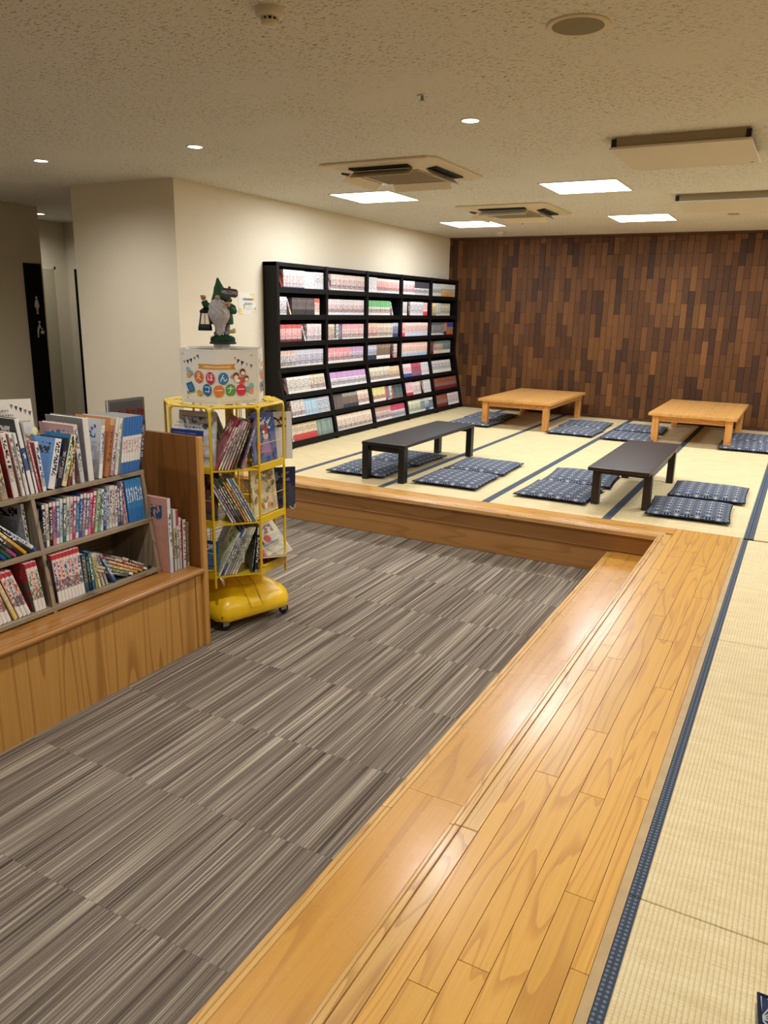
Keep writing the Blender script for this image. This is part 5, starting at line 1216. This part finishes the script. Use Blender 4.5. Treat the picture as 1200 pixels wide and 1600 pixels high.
# hat: soft cone with folds and a drooping brim
m = MB(); v = []; f = []; pr = [(505, 170, 450), (470, 186, 448), (420, 165, 440), (370, 132, 430), (320, 112, 425), (260, 92, 415), (200, 62, 408), (150, 40, 398), (110, 26, 392), (84, 10, 390)]
for i, (vv, w_, cu) in enumerate(pr):
    for k in range(24):
        a = 2*math.pi*k/24; rp = 1 + .05*math.sin(3*a+i*.9)
        dip = (.010*max(0, math.cos(a+math.pi/2))) if i < 2 else 0
        v.append((gx(cu)+w_*U_*math.cos(a)*rp, w_*U_*math.sin(a)*rp*.85, gz(vv)+dip))
for i in range(len(pr)-1):
    for k in range(24): f.append((i*24+k, i*24+(k+1) % 24, (i+1)*24+(k+1) % 24, (i+1)*24+k))
f.append(tuple(range(24))[::-1]); f.append(tuple(len(v)-24+k for k in range(24)))
m.add(v, f, 0, None, None, None, True); m.build('hat', M_GREEN, gn)
MB().blob((gx(380), -.058, gz(425)), (.0115, .013, .0115), 14, 10).build('nose', M_SKIN, gn)
# arms and hands
MB().tube([(gx(300), -.005, gz(600)), (gx(215), -.012, gz(590)), (gx(165), -.016, gz(550)), (gx(140), -.018, gz(490))], [.019, .019, .017, .016], 14).build('sleeve', M_GREEN, gn)
def hand(c, right):
    m = MB().blob(c, (.012, .010, .012), 12, 8)
    for k in range(4):
        b = Vector(c) + Vector((-.011+.007*k, -.009, .008-.001*abs(k-1)))
        m.tube([b, b+Vector((.001, -.006, .004)), b+Vector((.002, -.008, -.004))], [.0038, .0038, .003], 8)
    m.tube([Vector(c)+Vector((.010*right, -.004, 0)), Vector(c)+Vector((.013*right, -.012, .003))], [.0042, .0034], 8)
    return m
hand((gx(128), -.02, gz(440)), 1).build('hand', M_SKIN, gn)
MB().tube([(gx(560), -.002, gz(560)), (gx(640), -.012, gz(610)), (gx(650), -.022, gz(650)), (gx(600), -.036, gz(640)), (gx(575), -.045, gz(590))], [.019, .02, .02, .018, .015], 14).build('sleeve', M_GREEN, gn)
hand((gx(560), -.058, gz(550)), -1).build('hand', M_SKIN, gn)
# welcome sign
sg = empty('sign', (gx(560), -.058, gz(640)), 0); sg.parent = gn; sg.rotation_euler = (0, math.radians(5), 0)
MB().tube([(0, 0, 0), (0, 0, .116)], .0062, 10).build('sign_post', M_SIGNB, sg)
bp = [(-.040, -.014), (-.034, -.022), (.034, -.022), (.043, -.013), (.043, .012), (.034, .020), (-.030, .020), (-.041, .012)]
MB().prism(bp, -.004, .004, 0, Matrix.Translation((0, -.008, .086)) @ Matrix.Rotation(math.pi/2, 4, 'X')).build('sign_board', M_SIGNB, sg, .0012)
p = Print().text('WELCOME', 0, 0, .0225, S((226, 220, 210)), 0, .72)
p.build('lettering', sg, frame((0, -.0122, .0855), (1, 0, 0), (0, 0, 1)))
# lantern
ln = empty('lantern', (gx(145), -.02, gz(1005)), 0); ln.parent = gn
MB().prism(chsq(.0345, .010), 0, .012).add([(a, b, z) for h, z in ((.0345, .012), (.031, .031)) for a, b in chsq(h, .010)], [(k, (k+1) % 8, 8+(k+1) % 8, 8+k) for k in range(8)] + [tuple(range(8, 16))]).build('lantern_base', M_BLACK, ln)
gl = NT('lantern_glass'); gl.p.inputs['Transmission Weight'].default_value = .85; gl.p.inputs['IOR'].default_value = 1.1
GL = gl.done(S((236, 232, 222)), .25)
MB().add([(a, b, z) for h, z in ((.025, .031), (.0165, .086)) for a, b in chsq(h, .006)], [(k, (k+1) % 8, 8+(k+1) % 8, 8+k) for k in range(8)]).build('glass', GL, ln)
for a, b in ((1, 1), (1, -1), (-1, 1), (-1, -1)):
    MB().tube([(a*.027, b*.027, .030), (a*.018, b*.018, .088)], .0030, 8).build('lantern_bar', M_BLACK, ln)
for k in (-1, 1): MB().tube([(k*.0028, -.0255, .030), (k*.0024, -.017, .088)], .0011, 6).build('lantern_bar', M_BLACK, ln)
MB().lathe([(.022, .086), (.026, .092), (.024, .100), (.014, .108), (.006, .112), (.005, .122), (0, .123)], 20).build('lantern_cap', M_BLACK, ln)
MB().tube([(0, 0, .120), (-.004, 0, .135), (-.006, -.002, .158)], .0022, 8).build('lantern_hook', M_BLACK, ln)
# small bird at its feet
bd = MB().blob((gx(610), -.028, gz(1015)), (.018, .011, .010), 14, 9, 0, None, None, lambda d: 1 + .25*max(0, d.x))
bd.blob((gx(655), -.03, gz(985)), (.008, .008, .008), 12, 8).build('bird', plain('gnome_bird', S((190, 176, 110)), .6, 0, .3, .3, 80), gn)
